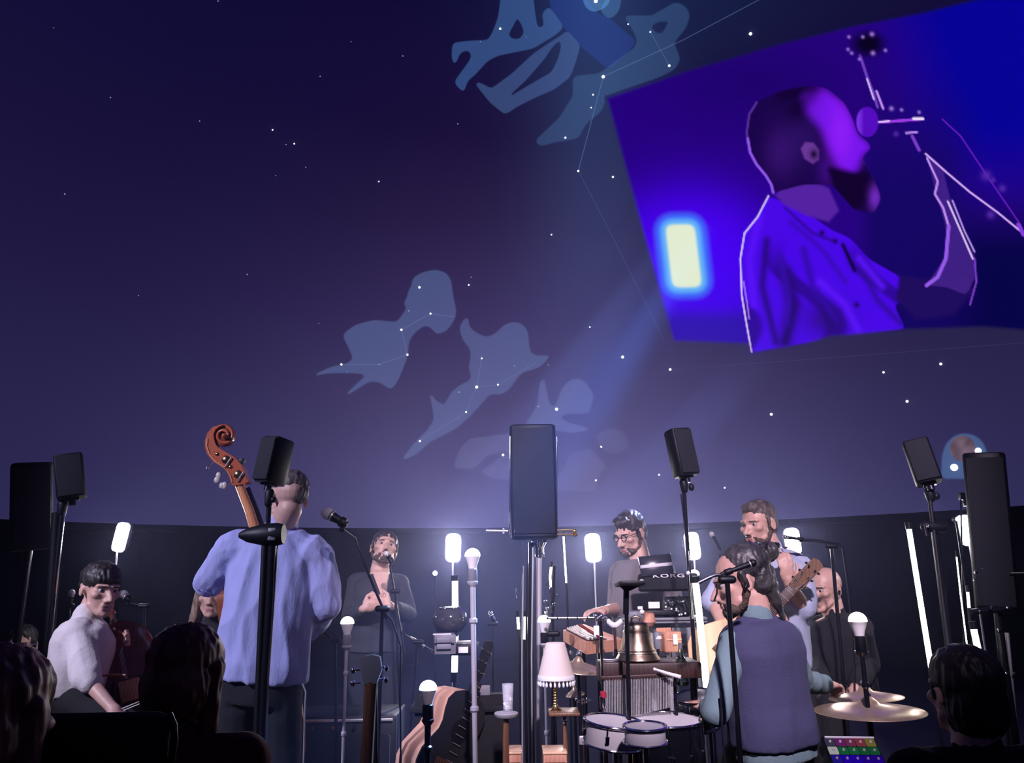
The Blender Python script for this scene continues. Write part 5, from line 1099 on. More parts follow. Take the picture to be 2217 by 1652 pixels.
gu2 = guitar('dark-topped guitar with peach-coloured side leaning behind the lowest bulb', P(962, 1606, 3.5), P(1018, 1430, 3.6)-P(958, 1590, 3.5), V((.80, -.60, .1)), .42, .34, .115, M['cloth_black'], M['peach'], .05, M['ebony'], neckm='ebony', strings=False, hd=.6)
# harmonica in its neck holder
Y = 3.98
o = empty('harmonica_holder', P(1668, 1200, Y), 'dark harmonica in a wire holder under the guitarist\'s chin', 'harmonica')
T(MB().box(P(1662, 1180, Y-.06), (.115, .028, .030), rot(math.radians(4), 0, math.radians(4)), .008), 'harmonica', M['blackm'], o)
T(MB().ball(P(1638, 1177, Y-.06), .011, 10), 'wing_nut', M['chrome'], o); T(MB().ball(P(1686, 1182, Y-.06), .010, 10), 'wing_nut', M['chrome'], o)
T(MB().tube([P(1640, 1178, Y-.06), P(1646, 1205, Y), P(1652, 1230, Y)], .0035, 6), 'wire_arm', M['chrome'], o); T(MB().tube([P(1686, 1182, Y-.06), P(1700, 1200, Y), P(1700, 1225, Y)], .0035, 6), 'wire_arm', M['chrome'], o)

# upright instrument neck in the left centre
Y = 2.75
o = empty('upright_instrument', V((P(790, 1700, Y).x, Y, 0)), 'brown instrument neck with tuners standing upright right of the bass player', 'instrument')
T(MB().tube([P(803, 1476, Y), P(799, 1560, Y), P(793, 1660, Y), P(790, 1740, Y)], [.022, .020, .021, .024], 12, flat=.6), 'neck', M['brownwood'], o, 'warm brown neck')
T(MB().box(P(812, 1560, Y+.02), (.018, .012, .33), rot(0, 0, math.radians(-2)), .003), 'fingerboard', M['ebony'], o)
T(MB().prism([P(x, y, Y-.012) for x, y in ((788, 1482), (782, 1455), (777, 1428), (790, 1421), (806, 1418), (822, 1422), (826, 1450), (815, 1480))], V((0, .024, 0))), 'headstock', M['greyplastic'], o, 'greyish headstock')
for x0, x1, y in ((780, 765, 1450), (781, 764, 1478), (824, 836, 1445), (822, 835, 1470)):
    b = MB(); b.cyl(P(x0, y, Y), P(x1, y+2, Y), .003); b.ball(P(x1, y+2, Y), (.008, .006, .011), 10); T(b, 'tuning_peg', M['chrome'], o)
bdy = [P(790+40*math.cos(a*PI/12), 1800+70*math.sin(a*PI/12), Y) for a in range(24)]; T(MB().prism(bdy, V((0, .07, 0))), 'body', M['brownwood'], o)

# ------------------------------------------------------------------ centre clutter
Y = 4.2
o = empty('round_pot', P(975, 1372, Y), 'glossy black round pot with a narrow rim, in front of the lit tube', 'pot')
T(MB().lathe([(.03, -.068), (.062, -.058), (.086, -.025), (.090, .010), (.078, .040), (.050, .058), (.045, .062)], P(975, 1341, Y), n=30), 'bowl', mat('glossy black lacquer', (.05, .05, .06), .12, coat=.8), o)
T(MB().lathe([(.050, 0), (.060, .003), (.060, .008), (.050, .010)], P(974, 1318, Y), n=30), 'rim', M['chrome'], o)
T(MB().lathe([(.016, -.03), (.030, -.005), (.012, 0)], P(984, 1365, Y-.03), n=16), 'tap', M['chrome'], o)
o = empty('rack_box', P(965, 1413, 4.0), 'grey metal rack box under the glossy black pot', 'box')
T(MB().box(P(962, 1393, 4.05), (S(44, 4.05), .16, S(38, 4.05)), rot(math.radians(8)), .006), 'case', M['greyplastic'], o)
T(MB().box(P(962, 1393, 3.965), (S(40, 4), .012, .004), rot(math.radians(8))), 'seam', M['black'], o)
T(MB().box(P(957, 1373, 4.0), (S(38, 4), .05, .006), rot(math.radians(8)), .002), 'lid_highlight', M['card'], o, 'white strip added for the lit top edge')  # light on the box top is put in as a white slab
for y in (1386, 1400): T(MB().box(P(961, y, 3.955), (S(30, 4), .01, S(10, 4)), rot(math.radians(8)), .003), 'drawer', M['greyplastic'], o)
o = empty('rack_box', P(1010, 1413, 4.05), 'dark equipment box right of the grey rack box, white card on it', 'box')
T(MB().box(P(1006, 1404, 4.1), (S(56, 4.1), .16, S(22, 4.1)), None, .005), 'case', M['black'], o)
T(MB().box(P(1005, 1389, 4.05), (S(30, 4.1), .03, .010), None, .003), 'cover', M['steel'], o)
T(MB().box(P(1003, 1407, 4.0), (S(20, 4), .006, S(12, 4))), 'card', M['card'], o, 'small white card')
o = empty('folding_table', V((P(1010, 1652, 3.8).x, 3.8, 0)), 'dark cloth-covered table left of the central stand', 'table')
T(MB().box(P(1000, 1520, 3.8), (S(190, 3.8), .42, .025), None, .006), 'tabletop', M['cloth_black'], o)
T(MB().box(P(1000, 1640, 3.62), (S(186, 3.7), .010, .50), None, .003), 'cloth', M['cloth_black'], o)
for e in (-1, 1):
    for f in (-.16, .18): q = P(1000+e*80, 1520, 3.8); T(MB().cyl((q.x, 3.8+f, q.z), (q.x, 3.8+f, 0), .014), 'leg', M['blackm'], o)
T(MB().box(P(1040, 1497, 3.62), (S(40, 3.6), .01, .05), None, .003), 'dark_label', M['greyplastic'], o)
Y = 3.2
o = empty('round_stool', V((P(1096, 1652, Y).x, Y, 0)), 'small round wooden stool table holding the glass of ice', 'table')
T(MB().lathe([(S(20, Y), -.014), (S(24, Y), -.006), (S(24.5, Y), 0), (S(23, Y), .003)], P(1096, 1544, Y), n=30), 'tabletop', M['greypole'], o, 'grey round top'); T(MB().tube([P(1096, 1548, Y), P(1095, 1600, Y), V((P(1095, 1700, Y).x, Y, .02))], [.010, .012, .014], 12), 'leg', M['brownwood'], o)
T(MB().lathe([(.14, 0), (.14, .015), (.03, .03)], (P(1095, 1700, Y).x, Y, 0)), 'foot', M['brownwood'], o)
o = empty('water_glass', P(1100, 1543, Y), 'tall clear glass of ice water on the small round stool', 'glass'); r = S(12, Y); hgt = S(54, Y); g0 = P(1100, 1542, Y)
T(MB().lathe([(r*.78, 0), (r*.82, .004), (r, hgt), (r*.93, hgt), (r*.76, .012)], g0, n=24), 'tumbler', M['glass'], o)
T(MB().lathe([(r*.72, .014), (r*.88, hgt*.72)], g0, n=24), 'water', M['ice'], o)
for k in range(7):
    q = g0+V((random.uniform(-.4, .4)*r, random.uniform(-.4, .4)*r, hgt*(.15+.08*k))); T(MB().box(q, (r*.7, r*.7, r*.7), rot(random.random()*3, random.random(), random.random()), .003), 'ice_cube', M['card'], o)
Y = 3.3
o = empty('side_table', V((P(1218, 1652, Y).x, Y, 0)), 'small wooden side table under the fringed lamp', 'table')
T(MB().box(P(1220, 1541, Y), (S(62, Y), .14, .012), None, .004), 'tabletop', M['brownwood'], o)
T(MB().tube([P(1222, 1545, Y), P(1222, 1560, Y), P(1224, 1600, Y), V((P(1226, 1700, Y).x, Y, .02))], [.009, .006, .009, .012], 12), 'leg', M['brownwood'], o); T(MB().ball(P(1222, 1561, Y), .011, 12), 'turned_knob', M['chrome'], o)
T(MB().lathe([(.12, 0), (.12, .015), (.03, .03)], (P(1226, 1700, Y).x, Y, 0)), 'foot', M['brownwood'], o)
o = empty('fringed_lamp', P(1203, 1539, Y), 'unlit table lamp with cream fringed shade and twisted brass stem', 'lamp')
T(MB().lathe([(S(37, Y), -.0), (S(36, Y), .008), (S(20, Y), S(66, Y)), (S(18, Y), S(67, Y))], P(1204, 1466, Y), n=32), 'lamp_shade', M['shade'], o, 'cream cloth shade')
T(MB().lathe([(S(37.5, Y), -.008), (S(38, Y), 0), (S(37, Y), .008)], P(1204, 1466, Y), n=32), 'shade_band', M['card'], o)
q = P(1204, 1468, Y)
for k in range(26):
    a = 2*PI*k/26; p = q+V((S(36, Y)*math.cos(a), S(36, Y)*math.sin(a), 0)); b = MB(); b.cyl(p, p-V((0, 0, .010)), .0015, n=6); b.ball(p-V((0, 0, .019)), (.0048, .0048, .010), 8); T(b, 'tassel', M['card'], o)
b = MB(); b.tube([P(1202, 1466, Y), P(1203, 1530, Y)], .004, 8)
for k in range(9): b.ball(P(1202, 1482+k*6, Y), (.0085, .0085, .0075), 12)
b.lathe([(.024, 0), (.024, .004), (.014, .010), (.009, .022)], P(1203, 1539, Y), n=20); T(b, 'stem', M['brass'], o, 'twisted brass stem and foot')
# thin bar, its joints
o = empty('jointed_bar', P(1175, 1338, 3.55), 'thin horizontal jointed metal bar right of the central stand', 'bar'); a, c = P(1182, 1338, 3.55), P(1300, 1338, 3.55)
T(MB().cyl(a, c, .0052), 'rod', M['chrome'], o)
for k in range(6): q = a+(c-a)*(k/5.5+.03); T(MB().cyl(q-V((.003, 0, 0)), q+V((.003, 0, 0)), .0066), 'ring', M['black'], o)
T(MB().cyl(c, V((c.x, c.y, 0)), .008), 'post', M['blackm'], o)
# saxophone-like keyed metal things on the right of the central stand
o = empty('woodwind', V((P(1196, 1652, 4.1).x, 4.1, 0)), 'slim keyed metal wind instrument upright right of the central pole', 'instrument')
T(MB().tube([P(1200, 1225, 4.1), P(1198, 1270, 4.1), P(1196, 1330, 4.1)], [.008, .009, .012], 10), 'tube', M['blackm'], o); T(MB().cyl(P(1196, 1330, 4.1), V((P(1196, 1330, 4.1).x, 4.1, 0)), .008), 'stand_peg', M['blackm'], o)
for k, (x, y) in enumerate(((1184, 1265), (1193, 1275), (1185, 1318), (1192, 1313), (1199, 1309), (1181, 1303), (1193, 1325), (1182, 1327), (1204, 1290), (1203, 1300))):
    T(MB().lathe([(.009 if k % 3 else .005, 0), (.008, .006)], P(x, y, 4.07), (0, -1, 0), 12), 'key', M['chrome'], o)
T(MB().tube([P(1190, 1300, 4.07), P(1194, 1325, 4.07)], .003, 6), 'key_rod', M['chrome'], o)

# ------------------------------------------------------------------ keyboards behind the bell
Y = 4.25
o = empty('keyboard_stand', V((P(1430, 1652, Y).x, Y, 0)), 'grey keyboard rack holding the synthesizers in front of the man with glasses', 'stand')
for y0, dz in ((1338, .014), (1345, .010)): T(MB().box(P(1432, y0, Y+.02), (S(170, Y), .24, dz), None, .004), 'shelf', M['greyplastic'], o)
T(MB().box(P(1470, 1392, Y+.02), (S(60, Y), .22, .014), None, .004), 'shelf', M['greyplastic'], o)
for x in (1352, 1408, 1456, 1508): q = P(x, 1340, Y); T(MB().cyl((q.x, Y, q.z), (q.x, Y, .01), .013), 'post', M['greypole'], o)
T(MB().box(P(1485, 1400, Y-.06), (S(54, Y), .02, S(75, Y)), None, .006), 'side_plate', M['greyplastic'], o)
o = empty('synthesizer', P(1440, 1280, Y-.05), 'black synthesizer seen from behind with pale maker letters on its back', 'keyboard')
b = MB(); c = P(1446, 1261, Y-.06); Rk = rot(math.radians(-4), math.radians(-12), 0); b.box(c, (S(122, Y), .06, S(34, Y)), Rk, .012); T(b, 'case', M['cloth_black'], o)
T(MB().lathe([(.013, 0), (.013, .012), (.009, .016)], P(1389, 1260, Y-.1), (0, -1, 0), 16), 'end_knob', M['plastic_white'], o)
fc = bpy.data.curves.new('maker_letters', 'FONT'); fc.body = 'KORG'; fc.size = .040; fc.extrude = .0015; fc.align_x = 'CENTER'; fc.align_y = 'CENTER'; fc.space_character = 1.15; fc.offset = .0006
fo = bpy.data.objects.new('tmp', fc); COL.objects.link(fo); fo.matrix_world = Matrix.Translation(P(1446, 1250, Y-.06)+Rk@V((0, -.034, 0))) @ (Rk @ Matrix.Rotation(PI/2, 3, 'X') @ Matrix.Diagonal((1.35, .62, 1))).to_4x4()
bpy.context.view_layer.update(); tm = bpy.data.meshes.new_from_object(fo.evaluated_get(bpy.context.evaluated_depsgraph_get())); mw = fo.matrix_world.copy()
mkmesh('maker_letters', [mw@v.co for v in tm.vertices], [list(p.vertices) for p in tm.polygons], M['greypole'], o, smooth=False); bpy.data.objects.remove(fo)
o = empty('music_screen', P(1420, 1247, Y-.04), 'black glossy tilted screen with a bright reflected stripe, above the synthesizer', 'screen')
Rs = rot(math.radians(-3), math.radians(-14), math.radians(-5)); cs = P(1420, 1224, Y-.07); T(MB().box(cs, (S(68, Y), .02, S(42, Y)), Rs, .004), 'panel', mat('glossy black plastic', (.02, .02, .03), .15, coat=.6), o)
T(MB().box(cs+Rs@V((0, -.011, -.003)), (S(66, Y), .003, S(7, Y)), Rs, .001), 'stripe', M['greypole'], o, 'painted reflection across the screen'); T(MB().cyl(cs-Rs@V((0, -.02, .05)), cs-Rs@V((0, -.05, .10)), .006), 'arm', M['blackm'], o)  # the screen's reflection is put in as a pale grey strip
o = empty('modular_synthesizer', P(1462, 1335, Y), 'cluster of small knobs and bright jack sockets on the keyboard rack', 'synthesizer')
T(MB().box(P(1464, 1316, Y), (S(52, Y), .09, S(36, Y)), rot(0, math.radians(-25), 0), .006), 'case', M['black'], o)
random.seed(5)
for k in range(26):
    q = P(1440+random.uniform(0, 44), 1297+random.uniform(2, 36), Y-.06); T(MB().lathe([(.0055, 0), (.0045, .010)], q, (0, -1, .3), 8), 'knob', M['plastic_white' if k % 2 else 'chrome'], o)
for k in range(5): T(MB().tube([P(1445+8*k, 1312, Y-.065), P(1452+9*k, 1296-(k % 3)*4, Y-.11), P(1472+6*k, 1318+k*3, Y-.07)], .0025, 6), 'patch_cable', M['black'], o)
T(MB().tube([P(1480, 1300, Y-.03), P(1500, 1305, Y-.03), P(1510, 1320, Y-.03)], .003, 6), 'patch_cable', M['greyplastic'], o)
o = empty('desk_mixer', P(1416, 1334, Y-.02), 'slim dark mixer with a white card standing on it', 'mixer'); T(MB().box(P(1416, 1328, Y-.03), (S(78, Y), .12, .022), rot(0, math.radians(-6)), .004), 'case', M['black'], o)
T(MB().box(P(1416, 1310, Y-.06), (S(23, Y), .004, S(13, Y))), 'card', M['card'], o, 'small white card'); T(MB().box(P(1386, 1316, Y-.06), (S(10, Y), .004, S(6, Y))), 'card', M['card'], o)
o = empty('grey_bowl', P(1375, 1355, 4.0), 'grey rounded bell-shaped bowl just behind the big bronze bell', 'bowl'); T(MB().lathe([(.012, -.040), (.040, -.020), (.052, .012), (.046, .030), (.030, .034)], P(1374, 1338, 4.0), n=26), 'bowl', M['greyplastic'], o)
T(MB().ball(P(1390, 1325, 3.96), .012, 12), 'handle', M['plastic_white'], o)
o = empty('round_sweet_jar', P(1402, 1356, 4.0), 'small pinkish round pot right of the grey bowl', 'pot'); T(MB().lathe([(.02, -.032), (.034, -.015), (.030, .022), (.018, .030)], P(1404, 1340, 4.0), n=20), 'body', M['orangewood'], o); T(MB().lathe([(.02, 0), (.016, .006)], P(1404, 1327, 4.0), n=16), 'lid', M['brownwood'], o)
# wooden cased keyboard on the left
Y = 3.75
o = empty('wooden_typewriter_keyboard', P(1265, 1412, Y), 'orange wooden case with rows of small white buttons, left of the bell', 'instrument')
top_q = [P(1219, 1364, Y+.10), P(1264, 1351, Y+.26), P(1350, 1384, Y+.10), P(1268, 1391, Y-.14)]
T(MB().prism(top_q, V((0, 0, -.050))), 'case', M['orangewood'], o, smooth=False)
n_ = (top_q[1]-top_q[0]).cross(top_q[3]-top_q[0]).normalized(); n_ = n_ if n_.z > 0 else -n_
mixq = lambda u, v: top_q[0]*(1-u)*(1-v)+top_q[3]*(1-u)*v+top_q[2]*u*v+top_q[1]*u*(1-v)
ft_ = [mixq(.08, .05)+n_*.004, mixq(.08, .93)+n_*.004, mixq(.60, .93)+n_*.004, mixq(.60, .05)+n_*.004]
T(MB().prism(ft_, n_*-.006), 'key_bed', M['darkwood'], o, smooth=False)
for i in range(5):
    for j in range(15):
        u, v = (i+.5)/5, (j+.5)/15; q = ft_[0]*(1-u)*(1-v)+ft_[1]*(1-u)*v+ft_[2]*u*v+ft_[3]*u*(1-v); T(MB().lathe([(.0048, 0), (.0042, .008)], q, n_, 8), 'button', M['pearl'], o)
T(MB().cyl(P(1254, 1352, Y-.02), P(1306, 1385, Y-.06), .007), 'rail', M['redvarnish'], o); T(MB().box(P(1294, 1368, Y-.05), (S(16, Y), .01, S(24, Y)), None, .002), 'paper', M['card'], o, 'white paper')
T(MB().cyl((P(1300, 1410, Y).x, Y, P(1300, 1410, Y).z), (P(1300, 1410, Y).x, Y, 0), .012), 'leg', M['blackm'], o); T(MB().cyl((P(1262, 1405, Y).x, Y, P(1262, 1405, Y).z), (P(1262, 1405, Y).x, Y, 0), .012), 'leg', M['blackm'], o)
Y = 3.85
o = empty('wooden_box', P(1448, 1406, Y), 'small open orange wooden box right of the bell', 'box')
c = P(1448, 1388, Y); w, d, h = S(34, Y), .09, S(38, Y); Rb = rot(math.radians(18))
for nm, cc, sz in (('front_panel', (0, -d/2, 0), (w, .006, h)), ('back_panel', (0, d/2, .01), (w, .006, h*1.1)), ('side_panel', (-w/2, 0, 0), (.006, d, h)), ('side_panel', (w/2, 0, 0), (.006, d, h)), ('bottom', (0, 0, -h/2), (w, d, .006))): T(MB().box(c+Rb@V(cc), sz, Rb, .0015), nm, M['orangewood'], o)
T(MB().box(c+Rb@V((0, -d/2-.004, h*.12)), (w, .004, .006), Rb), 'rim', M['spruce'], o); T(MB().box(c+V((.02, -.055, .012)), (.022, .003, .045), Rb), 'paper', M['card'], o)
T(MB().cyl((c.x, Y+.02, c.z-h/2-.004), (c.x, Y+.02, 0), .010), 'leg', M['greypole'], o)
o = empty('silver_capsule', P(1425, 1400, Y-.05), 'small upright grey microphone with a white cap between bell and wooden box', 'microphone'); T(MB().lathe([(.012, 0), (.015, .01), (.015, .07), (.011, .075)], P(1425, 1405, Y-.05), n=16), 'body', M['greyplastic'], o); T(MB().lathe([(.017, 0), (.016, .012), (.008, .018)], P(1425, 1383, Y-.05), n=16), 'cap', M['plastic_white'], o)
T(MB().cyl(P(1425, 1405, Y-.05), V((P(1425, 1405, Y).x, Y-.05, 0)), .007), 'pole', M['blackm'], o)

# ------------------------------------------------------------------ bell, its beam, chimes
Y = 3.15
o = empty('bell', P(1381, 1430, Y), 'large bronze bell standing on the dark wooden beam', 'bell'); c = P(1381, 1429, Y); s = S(1, Y)
T(MB().lathe([(44*s, 0), (45.5*s, 2*s), (44*s, 5*s), (39.5*s, 12*s), (36.5*s, 18*s), (36.5*s, 20*s), (34.5*s, 24*s), (31*s, 36*s), (28*s, 50*s), (26*s, 60*s), (25.5*s, 66*s), (23*s, 72*s), (14*s, 75*s), (4*s, 76*s)], c, n=48), 'body', M['bronze'], o, angle=60)
for z, r in ((14, 39), (19, 37), (55, 27.2), (58, 26.6)): T(MB().lathe([((r)*s, -.6*s), ((r+1)*s, 0), (r*s, .6*s)], c+V((0, 0, z*s)), n=48), 'moulding', M['bronze'], o)
T(MB().tube([c+V((-10*s, 0, 74*s)), c+V((-9*s, 0, 82*s)), c+V((0, 0, 86*s)), c+V((9*s, 0, 82*s)), c+V((10*s, 0, 74*s))], 3*s, 10), 'crown', M['bronze'], o)
T(MB().ball(P(1390, 1427, Y-.07), .009, 12), 'dark_stud', M['ebony'], o)
o = empty('wooden_beam', V((P(1400, 1700, Y).x, Y, 0)), 'dark brown wooden beam on posts carrying the bell and the chimes', 'beam')
T(MB().box(P(1420, 1446, Y+.02), (S(165, Y), .20, S(30, Y)), rot(0, 0, 0), .006), 'board', M['darkwood'], o)
T(MB().box(P(1322, 1452, Y-.03), (S(52, Y), .12, S(38, Y)), None, .006), 'block', M['darkwood'], o)
for x in (1300, 1500): T(MB().cyl(P(x, 1452, Y+.06), V((P(x, 1452, Y).x, Y+.06, 0)), .014), 'post', M['blackm'], o)
T(MB().cyl(P(1306, 1428, Y-.05), P(1338, 1429, Y-.05), .004), 'rod', M['chrome'], o)
Y = 3.0
o = empty('bar_chimes', P(1380, 1466, Y), 'row of thin hanging metal chime tubes under the dark beam, longest at the left', 'chimes'); n = 44
T(MB().box(P(1383, 1464, Y), (S(156, Y), .018, S(7, Y)), rot(0, 0, math.radians(-1.5)), .003), 'rail', M['darkwood'], o)
for k in range(n):
    x = 1309+148*k/(n-1); y0 = 1471-.04*(x-1309)+(0 if x < 1345 or x > 1362 else 0); y1 = 1580-50*((k/(n-1))**.7); a = P(x, y0, Y-.004*(k % 2)); q = P(x+random.uniform(-.4, .4), y1, Y-.004*(k % 2))
    T(MB().cyl(a, q, .0017, n=6), 'chime_tube', M['chime'], o); 
for e in (1306, 1460): T(MB().tube([P(e, 1463, Y+.02), V((P(e, 1463, Y).x, Y+.02, .1))], .006, 8), 'side_post', M['blackm'], o)
Y = 3.1
o = empty('glass_bottle', P(1478, 1485, Y), 'clear faceted bottle hanging at the right end of the beam', 'bottle'); c = P(1478, 1484, Y)
T(MB().lathe([(.018, 0), (.024, .006), (.020, .030), (.012, .040), (.020, .055), (.024, .075), (.016, .095), (.008, .108), (.009, .128), (.006, .130)], c, n=14), 'vessel', M['bottle'], o); T(MB().cyl(c+V((0, 0, .128)), c+V((0, 0, .150)), .007), 'stopper', M['greyplastic'], o)

# ------------------------------------------------------------------ drums and cymbals
def drum(label, c, r, h, R=None, m='blackm', head='drumskin', lugs=8, legs=True, name='drum'):
    c = V(c); R = R or Matrix.Identity(3); up = R@V((0, 0, 1)); o = empty(name, c-up*h, label, 'drum')
    T(MB().lathe([(r*.96, -h), (r*.97, -h+.004), (r*.97, -.006), (r*.95, -.004)], c, up, 36), 'shell', M[m], o)
    T(MB().lathe([(r*.985, -.003), (r*.985, .003), (r*.5, .005)], c, up, 36), 'drum_head', M[head], o, 'white drum skin')
    b = MB(); n = 36; fr_ = frame(up, V((0, 1, 0)))
    for zz_ in (.006, -h+.006): b.tube([c+fr_@V((r*1.01*math.cos(2*PI*k/n), r*1.01*math.sin(2*PI*k/n), zz_)) for k in range(n+1)], .005, 8, caps=False)
    T(b, 'hoop', M['chrome'], o)
    for k in range(lugs):
        a = 2*PI*k/lugs+.2; d = fr_@V((math.cos(a), math.sin(a), 0)); b = MB(); b.box(c+d*r*1.0-up*h*.45, (.014, .014, h*.35), fr_, .003); b.cyl(c+d*r*1.03-up*h*.3, c+d*r*1.03+up*.010, .003); T(b, 'lug', M['chrome'], o)
    if legs:
        for k in range(3): a = 2*PI*k/3+.5; q = c+fr_@V((math.cos(a)*r, math.sin(a)*r, 0)); T(MB().cyl(q-up*h*.3, V((q.x, q.y, .01)), .007), 'leg', M['chrome'], o)
    return o
drum('large floor drum with white head, front of the kit under the chimes', P(1442, 1562, 2.95), S(70, 2.95), .30, rot(0, math.radians(3)), lugs=10)
drum('white-headed small drum tilted at the left end of the drums', P(1330, 1566, 2.85), S(60, 2.85), .07, rot(0, math.radians(4), math.radians(6)), m='drumskin', lugs=6, legs=False)
drum('flat round frame drum lying in front of the large drum', P(1396, 1577, 2.62), S(42, 2.62), .045, rot(0, math.radians(3)), m='drumskin', lugs=0, legs=False, name='frame_drum')
drum('chrome snare drum at the drummer\'s left hand', P(1505, 1511, 3.25), S(42, 3.25), .11, rot(0, math.radians(12), math.radians(-6)), m='chrome', lugs=8)
T(MB().cyl(P(1330, 1580, 2.86), V((P(1330, 1580, 2.85).x, 2.86, 0)), .010), 'stand_pole', M['chrome'], bpy.data.objects['drum.001'])
T(MB().cyl(P(1396, 1585, 2.64), V((P(1396, 1585, 2.62).x, 2.64, 0)), .010), 'stand_pole', M['chrome'], bpy.data.objects['frame_drum'])
def cymbal(label, c, r, R, bell=.16, stand_to=True, m='cymbal'):
    c = V(c); up = R@V((0, 0, 1)); o = empty('cymbal', V((c.x, c.y, 0)), label, 'cymbal')
    T(MB().lathe([(r, -.030), (r*.995, -.0285), (r*.6, -.016), (r*bell*1.3, -.004), (r*bell, .006), (r*bell*.5, .018), (.006, .020)], c, up, 48), 'plate', M[m], o, angle=60)
    T(MB().lathe([(.004, 0), (.012, .004), (.010, .014), (.005, .02)], c+up*.02, up, 12), 'wing_nut', M['chrome'], o)
    T(MB().cyl(c-up*.002-V((0, 0, .0)), V((c.x, c.y, .02)), .007), 'stand_pole', M['blackm'], o)
    for a in (60, 180, 300): d = V((math.cos(math.radians(a)), math.sin(math.radians(a)), 0)); T(MB().tube([V((c.x, c.y, .25)), V((c.x, c.y, 0))+d*.22+V((0, 0, .01))], .008, 8), 'leg', M['blackm'], o)
    return o
cymbal('bright cymbal tilted left of the bell, behind the fringed lamp', P(1252, 1431, 3.4), S(56, 3.4), rot(0, math.radians(6), math.radians(7)), m='cymbal')
cymbal('upper of the two large bronze cymbals at the right', P(1872, 1494, 3.35), S(72, 3.35), rot(0, math.radians(-1), math.radians(-3)))
cymbal('lower and wider of the two large bronze cymbals at the right', P(1880, 1521, 3.05), S(106, 3.05), rot(0, math.radians(1), math.radians(-1)))
cymbal('small bright cymbal low between fringed lamp and chimes', P(1243, 1489, 3.6), S(20, 3.6), rot(0, math.radians(5), math.radians(-8)))
o = empty('hardware_clamp', P(1262, 1520, 3.4), 'shiny cluster of clamps on a short post left of the white drum', 'clamp')
for k in range(7): T(MB().box(P(1247+5*k, 1514+(k*7 % 5)*2, 3.38+.01*(k % 3)), (.012, .012, .010), rot(k, k*.5, 0), .003), 'clamp_piece', M['chrome'], o)
T(MB().cyl(P(1262, 1520, 3.4), V((P(1262, 1520, 3.4).x, 3.4, 0)), .009), 'post', M['chrome'], o)
T(MB().box(P(1262, 1602, 3.4), (.034, .03, .034), None, .006), 'memory_lock', M['steel'], o)
# sample pad with coloured squares
Y = 2.6
o = empty('sample_pad', P(1850, 1640, Y), 'black pad controller with rows of coloured lit squares at lower right', 'pad controller'); Rp = rot(math.radians(-4), math.radians(35), math.radians(1)); c = P(1852, 1643, Y)
T(MB().box(c, (S(106, Y), S(100, Y), .022), Rp, .004), 'case', M['black'], o); T(MB().box(c+Rp@V((.004, S(46, Y), .012)), (S(98, Y), .006, .005), Rp), 'edge_highlight', M['card'], o, 'white strip added for the lit back edge')  # white strip carries the light caught by the pad's back edge
pc = {0: [(.06, .05, .10), (.16, .02, .16), (.20, .03, .10), (.24, .04, .06), (.20, .16, .04)], 1: [(.5, .5, .5), (.01, .13, .05), (.01, .13, .05), (.01, .10, .04), (.01, .10, .04)], 2: [(.02, .01, .3), (.02, .0, .45), (.02, .0, .45), (.02, .0, .3), (.02, .0, .3)], 3: [(.3, .02, .25), (.3, .02, .2), (.3, .02, .2), (.2, .01, .2), (.2, .01, .2)]}
pm = {}
for r_ in range(4):
    for k in range(5):
        cc = pc[r_][k]; 
        if cc not in pm: pm[cc] = glow('pad light', cc, .6)
        q = c+Rp@V((S(-40+20*k, Y), S(33-21*r_, Y), .013)); T(MB().box(q, (S(18, Y), S(17, Y), .006), Rp, .001), 'pad', pm[cc], o); T(MB().lathe([(.0045, 0), (.003, .004)], q+Rp@V((0, 0, .003)), Rp@V((0, 0, 1)), 8), 'knob', M['plastic_white'], o)
T(MB().cyl(c-V((0, 0, .02)), V((c.x, c.y+.02, 0)), .012), 'stand_pole', M['blackm'], o)
# flat music stands
Y = 2.9
o = empty('music_stand', V((P(1356, 1652, Y).x, Y, 0)), 'black flat-topped stand with a straight pole in front of the bell', 'stand')
T(MB().box(P(1363, 1264, Y), (S(52, Y), .16, S(9, Y)), rot(0, math.radians(-3)), .004), 'tray', M['black'], o); T(MB().prism([P(x, y, Y-.01) for x, y in ((1340, 1268), (1388, 1268), (1362, 1280), (1354, 1280))], V((0, .02, 0))), 'bracket', M['black'], o)
T(MB().cyl(P(1356, 1272, Y), P(1355, 1330, Y), .011), 'upper_pole', M['blackm'], o); T(MB().cyl(P(1356, 1320, Y), V((P(1356, 1652, Y).x, Y, .05)), .0075), 'lower_pole', M['blackm'], o)
for a in (90, 210, 330): d = V((math.cos(math.radians(a)), math.sin(math.radians(a)), 0)); q = V((P(1356, 1652, Y).x, Y, 0)); T(MB().tube([q+V((0, 0, .2)), q+d*.25+V((0, 0, .01))], .008, 8), 'leg', M['blackm'], o)
st = stand('chrome_stand', 'chrome stand with red clutch between the cymbal and the chimes', 'stand', P(1301, 1378, 3.0), .0055, 'chrome', lower=.008, split=.55, foot=P(1308, 1700, 3.0), collar=False)
T(MB().lathe([(.008, -.012), (.012, -.008), (.012, .010), (.007, .014)], P(1306, 1505, 3.0), n=14), 'clutch', mat('red plastic', (.35, .02, .05), .4), st, 'dark red clutch'); T(MB().lathe([(.008, 0), (.012, .004), (.012, .04), (.008, .044)], P(1306, 1535, 3.0), n=14), 'lock', M['chrome'], st)
T(MB().tube([P(1304, 1375, 3.0), P(1296, 1345, 3.0), P(1308, 1340, 3.0)], .004, 6), 'hook', M['chrome'], st)
for k in range(6): T(MB().ball(P(1290+4*k, 1334+(k*5 % 3)*3, 3.5), (.010, .010, .012), 8), 'clamp_piece', M['chrome'], st)
o = empty('rattle', P(1330, 1360, 3.5), 'bright rounded shell-like shaker left of the bell', 'shaker')
